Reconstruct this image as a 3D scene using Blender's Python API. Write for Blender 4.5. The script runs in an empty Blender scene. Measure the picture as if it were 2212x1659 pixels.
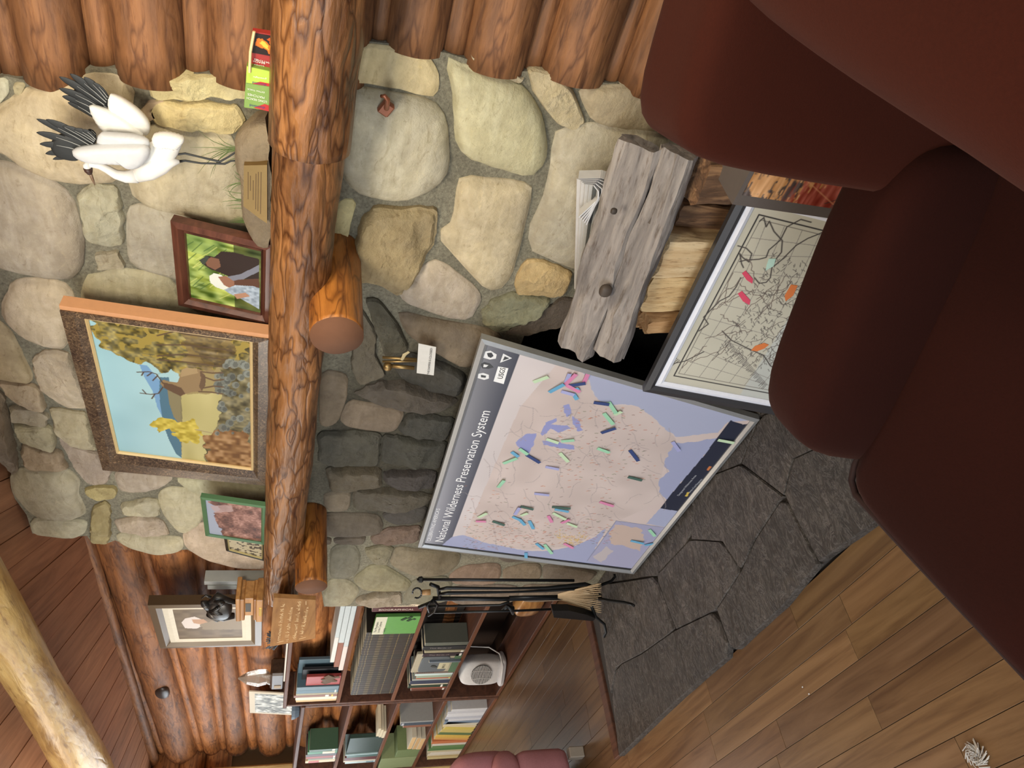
import bpy, math, random
import numpy as np
from mathutils import Matrix, Vector, noise as mnoise, geometry as mgeo
random.seed(7); rng = np.random.default_rng(7)
SC = bpy.context.scene; COL = SC.collection
# ---------------------------------------------------------------- camera (photograph was taken with the phone on its side)
EYE = 1.45; FPX = 1660.0
_l = np.array([-1550, -571., FPX]); _l /= np.linalg.norm(_l)
_d = np.array([-393.6, 5895., FPX]); _d -= _l * (_d @ _l); _d /= np.linalg.norm(_d)
_y = np.cross(_l, _d); _y = _y if _y[2] > 0 else -_y
RW = np.array([-_l, _y, -_d])                      # world <- (right, down, forward) of the upright view
cam_d = bpy.data.cameras.new('camera'); cam = bpy.data.objects.new('camera', cam_d); COL.objects.link(cam)
cam_d.sensor_width = 36; cam_d.sensor_fit = 'HORIZONTAL'; cam_d.lens = 36 * FPX / 2212; cam_d.clip_start = 0.02
_r, _dn, _f = RW[:, 0], RW[:, 1], RW[:, 2]
cam.matrix_world = Matrix(((_dn[0], _r[0], -_f[0], 0), (_dn[1], _r[1], -_f[1], 0), (_dn[2], _r[2], -_f[2], EYE), (0, 0, 0, 1)))
SC.camera = cam
# ---------------------------------------------------------------- light
SC.view_settings.view_transform = 'Standard'; SC.view_settings.look = 'None'
SC.view_settings.gamma = 1; SC.view_settings.use_curve_mapping = False
SC.view_settings.exposure = 0.62
wd = bpy.data.worlds.new('world'); SC.world = wd; wd.use_nodes = True
wd.node_tree.nodes['Background'].inputs[0].default_value = (0.86, 0.93, 1.0, 1)
wd.node_tree.nodes['Background'].inputs[1].default_value = 0.62
def area(name, loc, target, size, energy, color, sy=None):
    l = bpy.data.lights.new(name, 'AREA'); l.energy = energy; l.color = color; l.size = size
    if sy: l.shape = 'RECTANGLE'; l.size_y = sy
    o = bpy.data.objects.new(name, l); COL.objects.link(o); o.location = loc
    o.rotation_euler = (Vector(target) - Vector(loc)).to_track_quat('-Z', 'Y').to_euler(); return o
area('window_light', (-6.95, 1.0, 1.45), (-3.0, 1.2, 1.0), 1.5, 20, (0.86, 0.94, 1.0), 1.4)
area('far_fill_light', (-4.6, 0.3, 2.28), (-4.8, 1.6, 1.3), 0.6, 20, (1.0, 0.88, 0.70))  # unseen fill, added to brighten the far left log wall
area('left_fill_light', (-4.3, -1.0, 1.25), (-4.8, 1.9, 2.25), 1.4, 34, (1.0, 0.93, 0.82), 1.0)  # added fill aimed upward, lifts the left corner and ceiling boards
area('room_window_light', (-1.2, -2.6, 1.7), (-1.6, 1.6, 0.9), 2.2, 40, (0.9, 0.95, 1.0), 1.3)
area('ceiling_lamp_light', (-0.55, 0.15, 2.25), (-1.0, 1.5, 1.5), 0.5, 22, (1.0, 0.90, 0.72))
area('wall_lamp_light', (0.15, 1.15, 1.72), (-0.9, 1.62, 1.3), 0.22, 5.0, (1.0, 0.88, 0.62))
# ---------------------------------------------------------------- helpers
def cam_ray(x, y): return RW @ np.array([1659 - y - 829.5, x - 1106., FPX])
def W(x, y, Y=None, Z=None, X=None):               # pixel of the 2212x1659 frame -> world point on a plane
    r = cam_ray(x, y)
    t = Y / r[1] if Y is not None else ((Z - EYE) / r[2] if Z is not None else X / r[0])
    p = r * t; return Vector((p[0], p[1], p[2] + EYE))
def S(r, g, b):                                    # 8 bit display colour -> linear
    f = lambda c: (c / 255 / 12.92) if c <= 10 else ((c / 255 + .055) / 1.055) ** 2.4
    return (f(r), f(g), f(b))
def mk(name): m = bpy.data.materials.new(name); m.use_nodes = True; return m, m.node_tree, m.node_tree.nodes['Principled BSDF']
def N(nt, t, **k):
    n = nt.nodes.new(t)
    for a, v in k.items():
        if a.startswith('_'): n.inputs[a[1:].replace('_', ' ')].default_value = v
        else: setattr(n, a, v)
    return n
def ramp(nt, fac, stops):
    r = N(nt, 'ShaderNodeValToRGB'); e = r.color_ramp.elements
    while len(e) < len(stops): e.new(0.5)
    for el, (p, c) in zip(e, stops): el.position = p; el.color = (*c, 1)
    nt.links.new(fac, r.inputs[0]); return r.outputs[0]
def mixc(nt, a, b, fac, mode='MIX'):
    m = N(nt, 'ShaderNodeMix', data_type='RGBA', blend_type=mode)
    for s, v in ((0, fac), (6, a), (7, b)):
        if isinstance(v, (int, float)): m.inputs[s].default_value = v
        elif isinstance(v, tuple): m.inputs[s].default_value = (*v, 1)
        else: nt.links.new(v, m.inputs[s])
    return m.outputs[2]
def coords(nt, scale=(1, 1, 1), kind='Object'):
    t = N(nt, 'ShaderNodeTexCoord'); m = N(nt, 'ShaderNodeMapping'); m.inputs['Scale'].default_value = scale
    nt.links.new(t.outputs[kind], m.inputs[0]); return m.outputs[0]
def nz(nt, vec, scale, detail=6, rough=.6, dist=0):
    n = N(nt, 'ShaderNodeTexNoise'); n.inputs['Scale'].default_value = scale; n.inputs['Detail'].default_value = detail
    n.inputs['Roughness'].default_value = rough; n.inputs['Distortion'].default_value = dist
    nt.links.new(vec, n.inputs['Vector']); return n.outputs['Fac']
def bump(nt, b, h, strength, dist=.01):
    n = N(nt, 'ShaderNodeBump'); n.inputs['Strength'].default_value = strength; n.inputs['Distance'].default_value = dist
    nt.links.new(h, n.inputs['Height']); nt.links.new(n.outputs[0], b.inputs['Normal'])
_plain = {}
def plain(c, rough=.6, metal=0, spec=.5):
    k = (c, rough, metal, spec)
    if k not in _plain:
        m, nt, b = mk('paint'); b.inputs['Roughness'].default_value = rough; b.inputs['Metallic'].default_value = metal
        b.inputs['Specular IOR Level'].default_value = spec
        v = coords(nt); n = nz(nt, v, 60, 3)
        col = mixc(nt, tuple(x * .9 for x in S(*c)), tuple(min(1, x * 1.08) for x in S(*c)), n)
        nt.links.new(col, b.inputs['Base Color']); _plain[k] = m
    return _plain[k]
def stone_mat(name, rough_b, blotch=(0.78, 1.18)):
    m, nt, b = mk(name); oi = N(nt, 'ShaderNodeObjectInfo'); v = coords(nt)
    n1 = nz(nt, v, 5, 5, .6, .6); n2 = nz(nt, v, 38, 8, .7); n3 = nz(nt, coords(nt, (1, 1, 3)), 9, 4, .5, 1.5)
    c = mixc(nt, oi.outputs['Color'], ramp(nt, n1, [(.3, (blotch[0],) * 3), (.72, (blotch[1], blotch[1], blotch[1] * .95))]), 1.0, 'MULTIPLY')
    c = mixc(nt, c, ramp(nt, n2, [(.3, (.86, .84, .82)), (.7, (1.1, 1.1, 1.08))]), 1.0, 'MULTIPLY')
    c = mixc(nt, c, ramp(nt, n3, [(.4, (.9, .87, .8)), (.65, (1.06, 1.05, 1.03))]), 1.0, 'MULTIPLY')
    n4 = nz(nt, coords(nt, (1, 1, 2.2)), 14, 9, .75, 2.2); c = mixc(nt, c, ramp(nt, n4, [(.36, (.72, .68, .62)), (.43, (1, 1, 1)), (.6, (1, 1, 1)), (.68, (1.22, 1.2, 1.12))]), .8, 'MULTIPLY')
    nt.links.new(c, b.inputs['Base Color']); b.inputs['Roughness'].default_value = .72
    ad = N(nt, 'ShaderNodeMath', operation='ADD'); nt.links.new(n2, ad.inputs[0]); nt.links.new(n1, ad.inputs[1])
    bump(nt, b, ad.outputs[0], rough_b, .012); return m
M_smooth = stone_mat('river_stone', .55); M_rough = stone_mat('split_stone', .9); 
def mortar_mat():
    m, nt, b = mk('mortar'); v = coords(nt); n = nz(nt, v, 120, 6, .75); n2 = nz(nt, v, 6, 3)
    c = ramp(nt, n, [(.3, S(126, 121, 104)), (.7, S(188, 181, 156))]); c = mixc(nt, c, ramp(nt, n2, [(.3, (.75,) * 3), (.7, (1.15,) * 3)]), 1., 'MULTIPLY')
    # soot stain above the fire opening
    mp = N(nt, 'ShaderNodeMapping'); mp.inputs['Location'].default_value = (2.08 / .62, 0, -.95 / .5); mp.inputs['Scale'].default_value = (1 / .62, 0, 1 / .5); t = N(nt, 'ShaderNodeTexCoord'); nt.links.new(t.outputs['Object'], mp.inputs[0])
    ln = N(nt, 'ShaderNodeVectorMath', operation='LENGTH'); nt.links.new(mp.outputs[0], ln.inputs[0]); c = mixc(nt, c, ramp(nt, ln.outputs['Value'], [(.75, (.3, .29, .28)), (1.0, (1, 1, 1))]), 1., 'MULTIPLY')
    nt.links.new(c, b.inputs['Base Color']); b.inputs['Roughness'].default_value = .95; bump(nt, b, n, 1.0, .012); return m
M_mortar = mortar_mat()
def soot_mat():
    m, nt, b = mk('soot'); n = nz(nt, coords(nt), 30, 5)
    nt.links.new(ramp(nt, n, [(.3, S(16, 17, 20)), (.7, S(34, 36, 40))]), b.inputs['Base Color']); b.inputs['Roughness'].default_value = .8; return m
M_soot = soot_mat()
def log_mat(name, stops, axis='X', gloss=.35, patch=0.5, fine=1.0, objcol=False, cover=(.42, .6), edge=.09, bmp=.5, vs=.7):
    m, nt, b = mk(name); L = {'X': 0, 'Y': 1, 'Z': 2}[axis]
    sc = [7., 7., 7.]; sc[L] = .9; v = coords(nt, tuple(sc)); n = nz(nt, v, 2.2 * fine, 9, .65, .5)
    c = ramp(nt, n, stops)
    sc2 = [16., 16., 16.]; sc2[L] = 3.5
    vw = coords(nt, tuple(sc2)); nd = N(nt, 'ShaderNodeTexNoise'); nd.inputs['Scale'].default_value = 1.3; nt.links.new(vw, nd.inputs['Vector'])
    vm = N(nt, 'ShaderNodeVectorMath', operation='MULTIPLY_ADD'); nt.links.new(nd.outputs['Color'], vm.inputs[0]); vm.inputs[1].default_value = (2, 2, 2); nt.links.new(vw, vm.inputs[2])
    vo = N(nt, 'ShaderNodeTexVoronoi', feature='DISTANCE_TO_EDGE'); vo.inputs['Scale'].default_value = vs; nt.links.new(vm.outputs[0], vo.inputs['Vector'])
    e = ramp(nt, vo.outputs['Distance'], [(0.0, (.34, .27, .22)), (edge, (1, 1, 1))])
    msk = ramp(nt, nz(nt, coords(nt), 5, 3), [(cover[0], (0, 0, 0)), (cover[1], (patch,) * 3)])
    c = mixc(nt, c, e, msk, 'MULTIPLY')
    n5 = nz(nt, v, 9 * fine, 6, .7); c = mixc(nt, c, ramp(nt, n5, [(.34, (.48, .4, .34)), (.47, (1, 1, 1)), (.62, (1, 1, 1)), (.75, (1.25, 1.2, 1.1))]), .85, 'MULTIPLY')
    if objcol:
        oi = N(nt, 'ShaderNodeObjectInfo'); c = mixc(nt, c, oi.outputs['Color'], 1., 'MULTIPLY')
    nt.links.new(c, b.inputs['Base Color']); b.inputs['Roughness'].default_value = gloss
    ad = N(nt, 'ShaderNodeMath', operation='ADD'); nt.links.new(n, ad.inputs[0]); nt.links.new(vo.outputs['Distance'], ad.inputs[1])
    bump(nt, b, ad.outputs[0], bmp, .008); return m
WALLS = [(.25, S(74, 48, 30)), (.45, S(118, 79, 48)), (.6, S(148, 101, 62)), (.8, S(176, 128, 84))]
M_wlog = log_mat('wall_log_wood', WALLS, gloss=.62, patch=.8, objcol=True, vs=1.0, cover=(.45, .6))
MANT = [(.25, S(70, 46, 28)), (.45, S(122, 82, 50)), (.6, S(158, 108, 64)), (.8, S(186, 130, 76))]
M_mant = log_mat('mantel_wood', MANT, gloss=.3, patch=1.0, cover=(.26, .44), edge=.11, bmp=.9, vs=1.35)
M_mantY = log_mat('bracket_wood', [(.25, S(90, 50, 22)), (.45, S(160, 98, 42)), (.6, S(196, 126, 56)), (.8, S(216, 150, 84))], gloss=.4, patch=.8, cover=(.35, .5), vs=1.2)
M_beam = log_mat('beam_wood', [(.25, S(120, 84, 40)), (.45, S(176, 138, 76)), (.6, S(204, 170, 104)), (.8, S(222, 194, 130))], gloss=.3, patch=.3)
M_post = log_mat('post_wood', [(.25, S(150, 110, 60)), (.45, S(206, 176, 120)), (.7, S(226, 204, 150)), (.9, S(236, 220, 176))], axis='Z', gloss=.4, patch=.1)
M_grey = log_mat('weathered_wood', [(.25, S(78, 73, 72)), (.45, S(122, 116, 113)), (.6, S(148, 141, 136)), (.85, S(176, 168, 160))], gloss=.8, patch=.15, fine=2)
M_fire = log_mat('split_firewood', [(.25, S(150, 112, 74)), (.42, S(202, 170, 126)), (.6, S(222, 196, 154)), (.85, S(240, 222, 186))], gloss=.8, patch=.1, fine=2.4, objcol=True)
M_bark = log_mat('dark_bark', [(.25, S(46, 34, 28)), (.5, S(104, 76, 54)), (.7, S(160, 122, 86)), (.9, S(190, 160, 120))], gloss=.85, patch=.9, fine=2.5)
def wood_mat(name, stops, axis='X', gloss=.4, objcol=False, fine=1., spec=.5, bmp=.15):
    m, nt, b = mk(name); L = {'X': 0, 'Y': 1, 'Z': 2}[axis]; sc = [14., 14., 14.]; sc[L] = 1.1
    v = coords(nt, tuple(sc)); oi = N(nt, 'ShaderNodeObjectInfo')
    ad = N(nt, 'ShaderNodeVectorMath', operation='ADD'); nt.links.new(v, ad.inputs[0])
    cm = N(nt, 'ShaderNodeCombineXYZ'); ml = N(nt, 'ShaderNodeMath', operation='MULTIPLY'); nt.links.new(oi.outputs['Random'], ml.inputs[0]); ml.inputs[1].default_value = 40
    for i in range(3): nt.links.new(ml.outputs[0], cm.inputs[i])
    nt.links.new(cm.outputs[0], ad.inputs[1]); n = nz(nt, ad.outputs[0], 1.6 * fine, 8, .62, 1.2)
    c = ramp(nt, n, stops)
    if objcol: c = mixc(nt, c, oi.outputs['Color'], 1., 'MULTIPLY')
    nt.links.new(c, b.inputs['Base Color']); b.inputs['Roughness'].default_value = gloss; b.inputs['Specular IOR Level'].default_value = spec
    bump(nt, b, n, bmp, .003); return m
M_floor = wood_mat('oak_floor', [(.3, S(94, 67, 43)), (.5, S(120, 91, 61)), (.75, S(138, 108, 76))], objcol=True, gloss=.36)
M_ceil = wood_mat('ceiling_board_wood', [(.3, S(146, 102, 74)), (.55, S(176, 128, 96)), (.8, S(194, 144, 110))], objcol=True, gloss=.6)
M_case = wood_mat('bookcase_wood', [(.3, S(62, 38, 28)), (.55, S(92, 58, 42)), (.8, S(112, 74, 54))], gloss=.6)
M_case_edge = wood_mat('shelf_edge_wood', [(.3, S(92, 56, 38)), (.8, S(128, 84, 58))], gloss=.7, spec=.3)
M_redframe = wood_mat('red_frame_wood', [(.3, S(62, 34, 26)), (.6, S(100, 60, 46)), (.8, S(122, 76, 58))], gloss=.3)
M_plaque = wood_mat('carved_sign_wood', [(.3, S(128, 90, 52)), (.6, S(158, 116, 70)), (.8, S(172, 130, 82))], gloss=.9, spec=.2)
M_pedestal = wood_mat('pedestal_wood', [(.3, S(140, 92, 50)), (.6, S(196, 144, 86)), (.8, S(216, 168, 108))], gloss=.3)
M_dark = wood_mat('dark_pedestal_wood', [(.3, S(44, 33, 26)), (.7, S(74, 58, 46))], gloss=.4)
def slate_mat():
    m, nt, b = mk('slate'); v = coords(nt); oi = N(nt, 'ShaderNodeObjectInfo'); n = nz(nt, v, 9, 9, .7, 1.2); n2 = nz(nt, coords(nt, (1, .35, 1)), 26, 6, .7, 2.5)
    c = ramp(nt, n, [(.25, S(50, 46, 44)), (.5, S(70, 65, 62)), (.7, S(94, 88, 83))])
    c = mixc(nt, c, ramp(nt, n2, [(.46, (0, 0, 0)), (.5, S(150, 146, 144)), (.54, (0, 0, 0))]), .35, 'ADD')
    c = mixc(nt, c, oi.outputs['Color'], 1., 'MULTIPLY')
    nt.links.new(c, b.inputs['Base Color']); b.inputs['Roughness'].default_value = .5; bump(nt, b, n2, .9, .01); return m
M_slate = slate_mat()
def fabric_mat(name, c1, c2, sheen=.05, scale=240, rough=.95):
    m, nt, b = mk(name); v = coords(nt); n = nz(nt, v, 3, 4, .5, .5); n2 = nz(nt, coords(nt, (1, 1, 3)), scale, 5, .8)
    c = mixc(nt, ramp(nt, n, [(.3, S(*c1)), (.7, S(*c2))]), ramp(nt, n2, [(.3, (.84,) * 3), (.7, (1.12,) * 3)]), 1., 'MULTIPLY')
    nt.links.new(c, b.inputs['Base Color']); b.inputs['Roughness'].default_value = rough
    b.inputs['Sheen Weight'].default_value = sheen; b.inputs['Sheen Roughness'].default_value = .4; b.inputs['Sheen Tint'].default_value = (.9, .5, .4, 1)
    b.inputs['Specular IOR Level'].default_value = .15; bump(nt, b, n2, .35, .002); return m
M_suede = fabric_mat('russet_suede', (54, 21, 12), (60, 23, 13)); M_suede_shaded = fabric_mat('shaded_russet_suede', (40, 14, 9), (46, 16, 10))  # one suede; the darker copy holds the shade on seat, base and arms
M_piping = plain((38, 13, 10), .8); M_pink = fabric_mat('plum_upholstery', (176, 122, 128), (190, 134, 140), scale=120)
M_iron = plain((34, 35, 36), .38, .6); M_brass = plain((150, 124, 80), .4, .8); M_black = plain((30, 30, 32), .5); M_white = plain((225, 226, 228), .5)
M_paper = plain((214, 212, 206), .8); M_glass = None
def glass():
    m, nt, b = mk('clear_quartz'); b.inputs['Transmission Weight'].default_value = .75; b.inputs['Roughness'].default_value = .12
    b.inputs['Base Color'].default_value = (*S(226, 214, 200), 1); n = nz(nt, coords(nt), 40, 4); bump(nt, b, n, .5, .01); return m
M_quartz = glass()
def vc_mat(name, rough=.45):
    m, nt, b = mk(name); a = N(nt, 'ShaderNodeAttribute', attribute_name='paint'); nt.links.new(a.outputs['Color'], b.inputs['Base Color'])
    b.inputs['Roughness'].default_value = rough; b.inputs['Specular IOR Level'].default_value = .3; return m
M_print = vc_mat('printed_sheet', .5); M_oil = vc_mat('oil_paint', .6)
# ---- objects
def tag(o, label=None, cat=None, group=None, kind=None):
    if label: o['label'] = label
    if cat: o['category'] = cat
    if group: o['group'] = group
    if kind: o['kind'] = kind
    return o
def empty(name, loc, label=None, cat=None, group=None, kind=None, M=None):
    o = bpy.data.objects.new(name, None); COL.objects.link(o); o.empty_display_size = .05
    o.matrix_basis = M if M is not None else Matrix.Translation(Vector(loc)); return tag(o, label, cat, group, kind)
def world_inv(p):
    m = Matrix.Identity(4)
    while p is not None: m = p.matrix_parent_inverse @ p.matrix_basis @ m if p.parent else p.matrix_basis @ m; p = p.parent
    return m.inverted()
def put(name, verts, faces, mats, parent=None, M=None, smooth=False, color=None, midx=None, local=False):
    me = bpy.data.meshes.new(name); me.from_pydata([tuple(v) for v in verts], [], faces); me.update()
    for m in (mats if isinstance(mats, (list, tuple)) else [mats]): me.materials.append(m)
    if midx is not None: me.polygons.foreach_set('material_index', midx)
    if smooth: me.polygons.foreach_set('use_smooth', [True] * len(me.polygons))
    o = bpy.data.objects.new(name, me); COL.objects.link(o)
    if M is not None: o.matrix_basis = M
    if parent is not None:
        o.parent = parent
        if not local: o.matrix_parent_inverse = world_inv(parent)
    if color is not None: o.color = (*color, 1)
    return o
class MB:                                           # collects shapes into one mesh
    def __init__(s): s.v = []; s.f = []; s.m = []
    def add(s, v, f, mi=0):
        b = len(s.v); s.v += [tuple(x) for x in v]; s.f += [tuple(i + b for i in q) for q in f]; s.m += [mi] * len(f); return s
    def box(s, a, b, mi=0, M=None):
        (x0, y0, z0), (x1, y1, z1) = a, b
        v = [Vector(p) for p in ((x0, y0, z0), (x1, y0, z0), (x1, y1, z0), (x0, y1, z0), (x0, y0, z1), (x1, y0, z1), (x1, y1, z1), (x0, y1, z1))]
        if M is not None: v = [M @ p for p in v]
        return s.add(v, [(3, 2, 1, 0), (4, 5, 6, 7), (0, 1, 5, 4), (1, 2, 6, 5), (2, 3, 7, 6), (3, 0, 4, 7)], mi)
    def bbox(s, a, b, e=.003, mi=0, M=None):        # bevelled box
        c = [(a[i] + b[i]) / 2 for i in range(3)]; h = [abs(b[i] - a[i]) / 2 for i in range(3)]; e = min([e] + [x * .45 for x in h]); v = []; idx = {}
        for sx in (-1, 1):
            for sy in (-1, 1):
                for sz in (-1, 1):
                    for ax in range(3):
                        p = [h[0] - e, h[1] - e, h[2] - e]; p[ax] = h[ax]; sg = (sx, sy, sz)
                        idx[(sx, sy, sz, ax)] = len(v); q = Vector([c[i] + sg[i] * p[i] for i in range(3)]); v.append(M @ q if M is not None else q)
        F = []
        for ax in range(3):
            o1, o2 = [i for i in range(3) if i != ax]
            for sg in (-1, 1):
                q = []
                for a1, a2 in ((-1, -1), (1, -1), (1, 1), (-1, 1)):
                    k = [0, 0, 0]; k[ax] = sg; k[o1] = a1; k[o2] = a2; q.append(idx[(*k, ax)])
                F.append(q)
        for ax in range(3):
            o1, o2 = [i for i in range(3) if i != ax]
            for s1 in (-1, 1):
                for s2 in (-1, 1):
                    k1 = [0, 0, 0]; k1[ax] = -1; k1[o1] = s1; k1[o2] = s2; k2 = list(k1); k2[ax] = 1
                    F.append([idx[(*k1, o1)], idx[(*k2, o1)], idx[(*k2, o2)], idx[(*k1, o2)]])
        for sx in (-1, 1):
            for sy in (-1, 1):
                for sz in (-1, 1): F.append([idx[(sx, sy, sz, i)] for i in range(3)])
        return s.add(v, F, mi)
    def tube(s, pts, rad, n=10, mi=0, cap=True, flat=1.0, up=None, fu=1.0):
        P = [Vector(p) for p in pts]; R_ = rad if isinstance(rad, (list, tuple)) else [rad] * len(P); rings = []; u = None
        for i, p in enumerate(P):
            t = (P[min(i + 1, len(P) - 1)] - P[max(i - 1, 0)]).normalized()
            if u is None:
                a = Vector(up) if up is not None else (Vector((0, 0, 1)) if abs(t.z) < .9 else Vector((1, 0, 0))); u = (a - t * a.dot(t)).normalized()
            else: u = (u - t * u.dot(t)).normalized()
            w = t.cross(u); rings.append([p + u * math.cos(2 * math.pi * k / n) * R_[i] * fu + w * math.sin(2 * math.pi * k / n) * R_[i] * flat for k in range(n)])
        v = [q for r in rings for q in r]; f = [(i * n + k, i * n + (k + 1) % n, (i + 1) * n + (k + 1) % n, (i + 1) * n + k) for i in range(len(P) - 1) for k in range(n)]
        if cap: f += [tuple(range(n - 1, -1, -1)), tuple((len(P) - 1) * n + k for k in range(n))]
        return s.add(v, f, mi)
    def lathe(s, c, prof, n=20, mi=0):              # profile (r, z) about the vertical through c
        v = [(c[0] + r * math.cos(2 * math.pi * k / n), c[1] + r * math.sin(2 * math.pi * k / n), c[2] + z) for r, z in prof for k in range(n)]
        f = [(i * n + k, i * n + (k + 1) % n, (i + 1) * n + (k + 1) % n, (i + 1) * n + k) for i in range(len(prof) - 1) for k in range(n)]
        f += [tuple(range(n - 1, -1, -1)), tuple((len(prof) - 1) * n + k for k in range(n))]
        return s.add(v, f, mi)
    def prism(s, poly, y0, y1, mi=0):               # polygon (x, z) extruded along y
        n = len(poly); tri = mgeo.tessellate_polygon([[Vector((p[0], p[1], 0)) for p in poly]])
        v = [(p[0], y0, p[1]) for p in poly] + [(p[0], y1, p[1]) for p in poly]
        f = [tuple(t) for t in tri] + [tuple(i + n for i in reversed(t)) for t in tri] + [(i, (i + 1) % n, (i + 1) % n + n, i + n) for i in range(n)]
        return s.add(v, f, mi)
    def build(s, name, mats, parent=None, smooth=False, color=None, M=None, local=False):
        o = put(name, s.v, s.f, mats, parent, M, smooth, color, s.m, local)
        bm = __import__('bmesh').new(); bm.from_mesh(o.data); __import__('bmesh').ops.recalc_face_normals(bm, faces=bm.faces); bm.to_mesh(o.data); bm.free()
        return o
def auto_smooth(o, ang=40):
    me = o.data; me.polygons.foreach_set('use_smooth', [True] * len(me.polygons))
    me.set_sharp_from_angle(angle=math.radians(ang)); return o
def soft(a, b, p=4.0, n=10, amp=0.0, seed=0, M=None):   # pillow-like rounded box
    c = [(a[i] + b[i]) / 2 for i in range(3)]; h = [(b[i] - a[i]) / 2 for i in range(3)]; v = []; f = []; key = {}
    def vid(q):
        k = tuple(round(x, 5) for x in q)
        if k not in key:
            l = (abs(q[0]) ** p + abs(q[1]) ** p + abs(q[2]) ** p) ** (1 / p); r = [x / l for x in q]
            w = Vector([c[i] + r[i] * h[i] for i in range(3)]); d = amp * mnoise.noise(w * 3.1 + Vector((seed, 0, 0)))
            w += Vector(r).normalized() * d; key[k] = len(v); v.append(M @ w if M is not None else w)
        return key[k]
    for ax in range(3):
        for sg in (-1, 1):
            for i in range(n):
                for j in range(n):
                    q = []
                    for di, dj in ((0, 0), (1, 0), (1, 1), (0, 1)):
                        k = [0, 0, 0]; k[ax] = sg; k[(ax + 1) % 3] = math.sin(math.pi / 2 * ((i + di) / n * 2 - 1)); k[(ax + 2) % 3] = math.sin(math.pi / 2 * ((j + dj) / n * 2 - 1)); q.append(vid(k))
                    f.append(q if sg > 0 else q[::-1])
    return v, f
def chaikin(P, it=2, k=.25):
    for _ in range(it):
        Q = []
        for i in range(len(P)):
            a, b = P[i], P[(i + 1) % len(P)]; Q += [(a[0] * (1 - k) + b[0] * k, a[1] * (1 - k) + b[1] * k), (a[0] * k + b[0] * (1 - k), a[1] * k + b[1] * (1 - k))]
        P = Q
    return P
def resample(P, n):
    P = [Vector((*p, 0)) for p in P]; L = [0]
    for i in range(len(P)): L.append(L[-1] + (P[(i + 1) % len(P)] - P[i]).length)
    out = []; j = 0
    for k in range(n):
        t = L[-1] * k / n
        while L[j + 1] < t: j += 1
        a, b = P[j], P[(j + 1) % len(P)]; q = a.lerp(b, (t - L[j]) / max(1e-9, L[j + 1] - L[j])); out.append((q.x, q.y))
    return out
def log_obj(name, p0, p1, r0, r1, mat, parent=None, n=28, m=40, wob=.06, seed=0, caps=None, color=None, sect=None, lump=None):
    p0, p1 = Vector(p0), Vector(p1); L = (p1 - p0).length; v = []; f = []
    for i in range(m + 1):
        t = i / m; r = r0 + (r1 - r0) * t
        for k in range(n):
            a = 2 * math.pi * k / n; cx, cz = math.cos(a), math.sin(a)
            rr = r * (1 + wob * mnoise.noise(Vector((t * L * 3 + seed * 9.1, cx * .9, cz * .9))) + wob * .5 * mnoise.noise(Vector((t * L * 14 + seed, cx * 3, cz * 3))))
            if lump: rr *= lump(t, a)
            y, z = rr * cx, rr * cz
            if sect: y, z = sect(y, z, r)
            v.append((t * L, y, z))
    f = [(i * n + k, (i + 1) * n + k, (i + 1) * n + (k + 1) % n, i * n + (k + 1) % n) for i in range(m) for k in range(n)]
    mi = [0] * len(f)
    for base, rev, s in ((0, False, -1), (m * n, True, 1)):
        c = len(v); v.append((0 if base == 0 else L, 0, 0)); ring = [base + k for k in range(n)]
        f += [(c, ring[k], ring[(k + 1) % n]) if not rev else (c, ring[(k + 1) % n], ring[k]) for k in range(n)]; mi += [1 if caps else 0] * n
    d = (p1 - p0).normalized(); up = Vector((0, 0, 1)); y = up.cross(d)
    if y.length < 1e-3: y = Vector((0, 1, 0))
    y.normalize(); z = d.cross(y)
    M = Matrix(((d.x, y.x, z.x, p0.x), (d.y, y.y, z.y, p0.y), (d.z, y.z, z.z, p0.z), (0, 0, 0, 1)))
    return put(name, v, f, [mat, caps] if caps else [mat], parent, M, True, color, mi)
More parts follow.
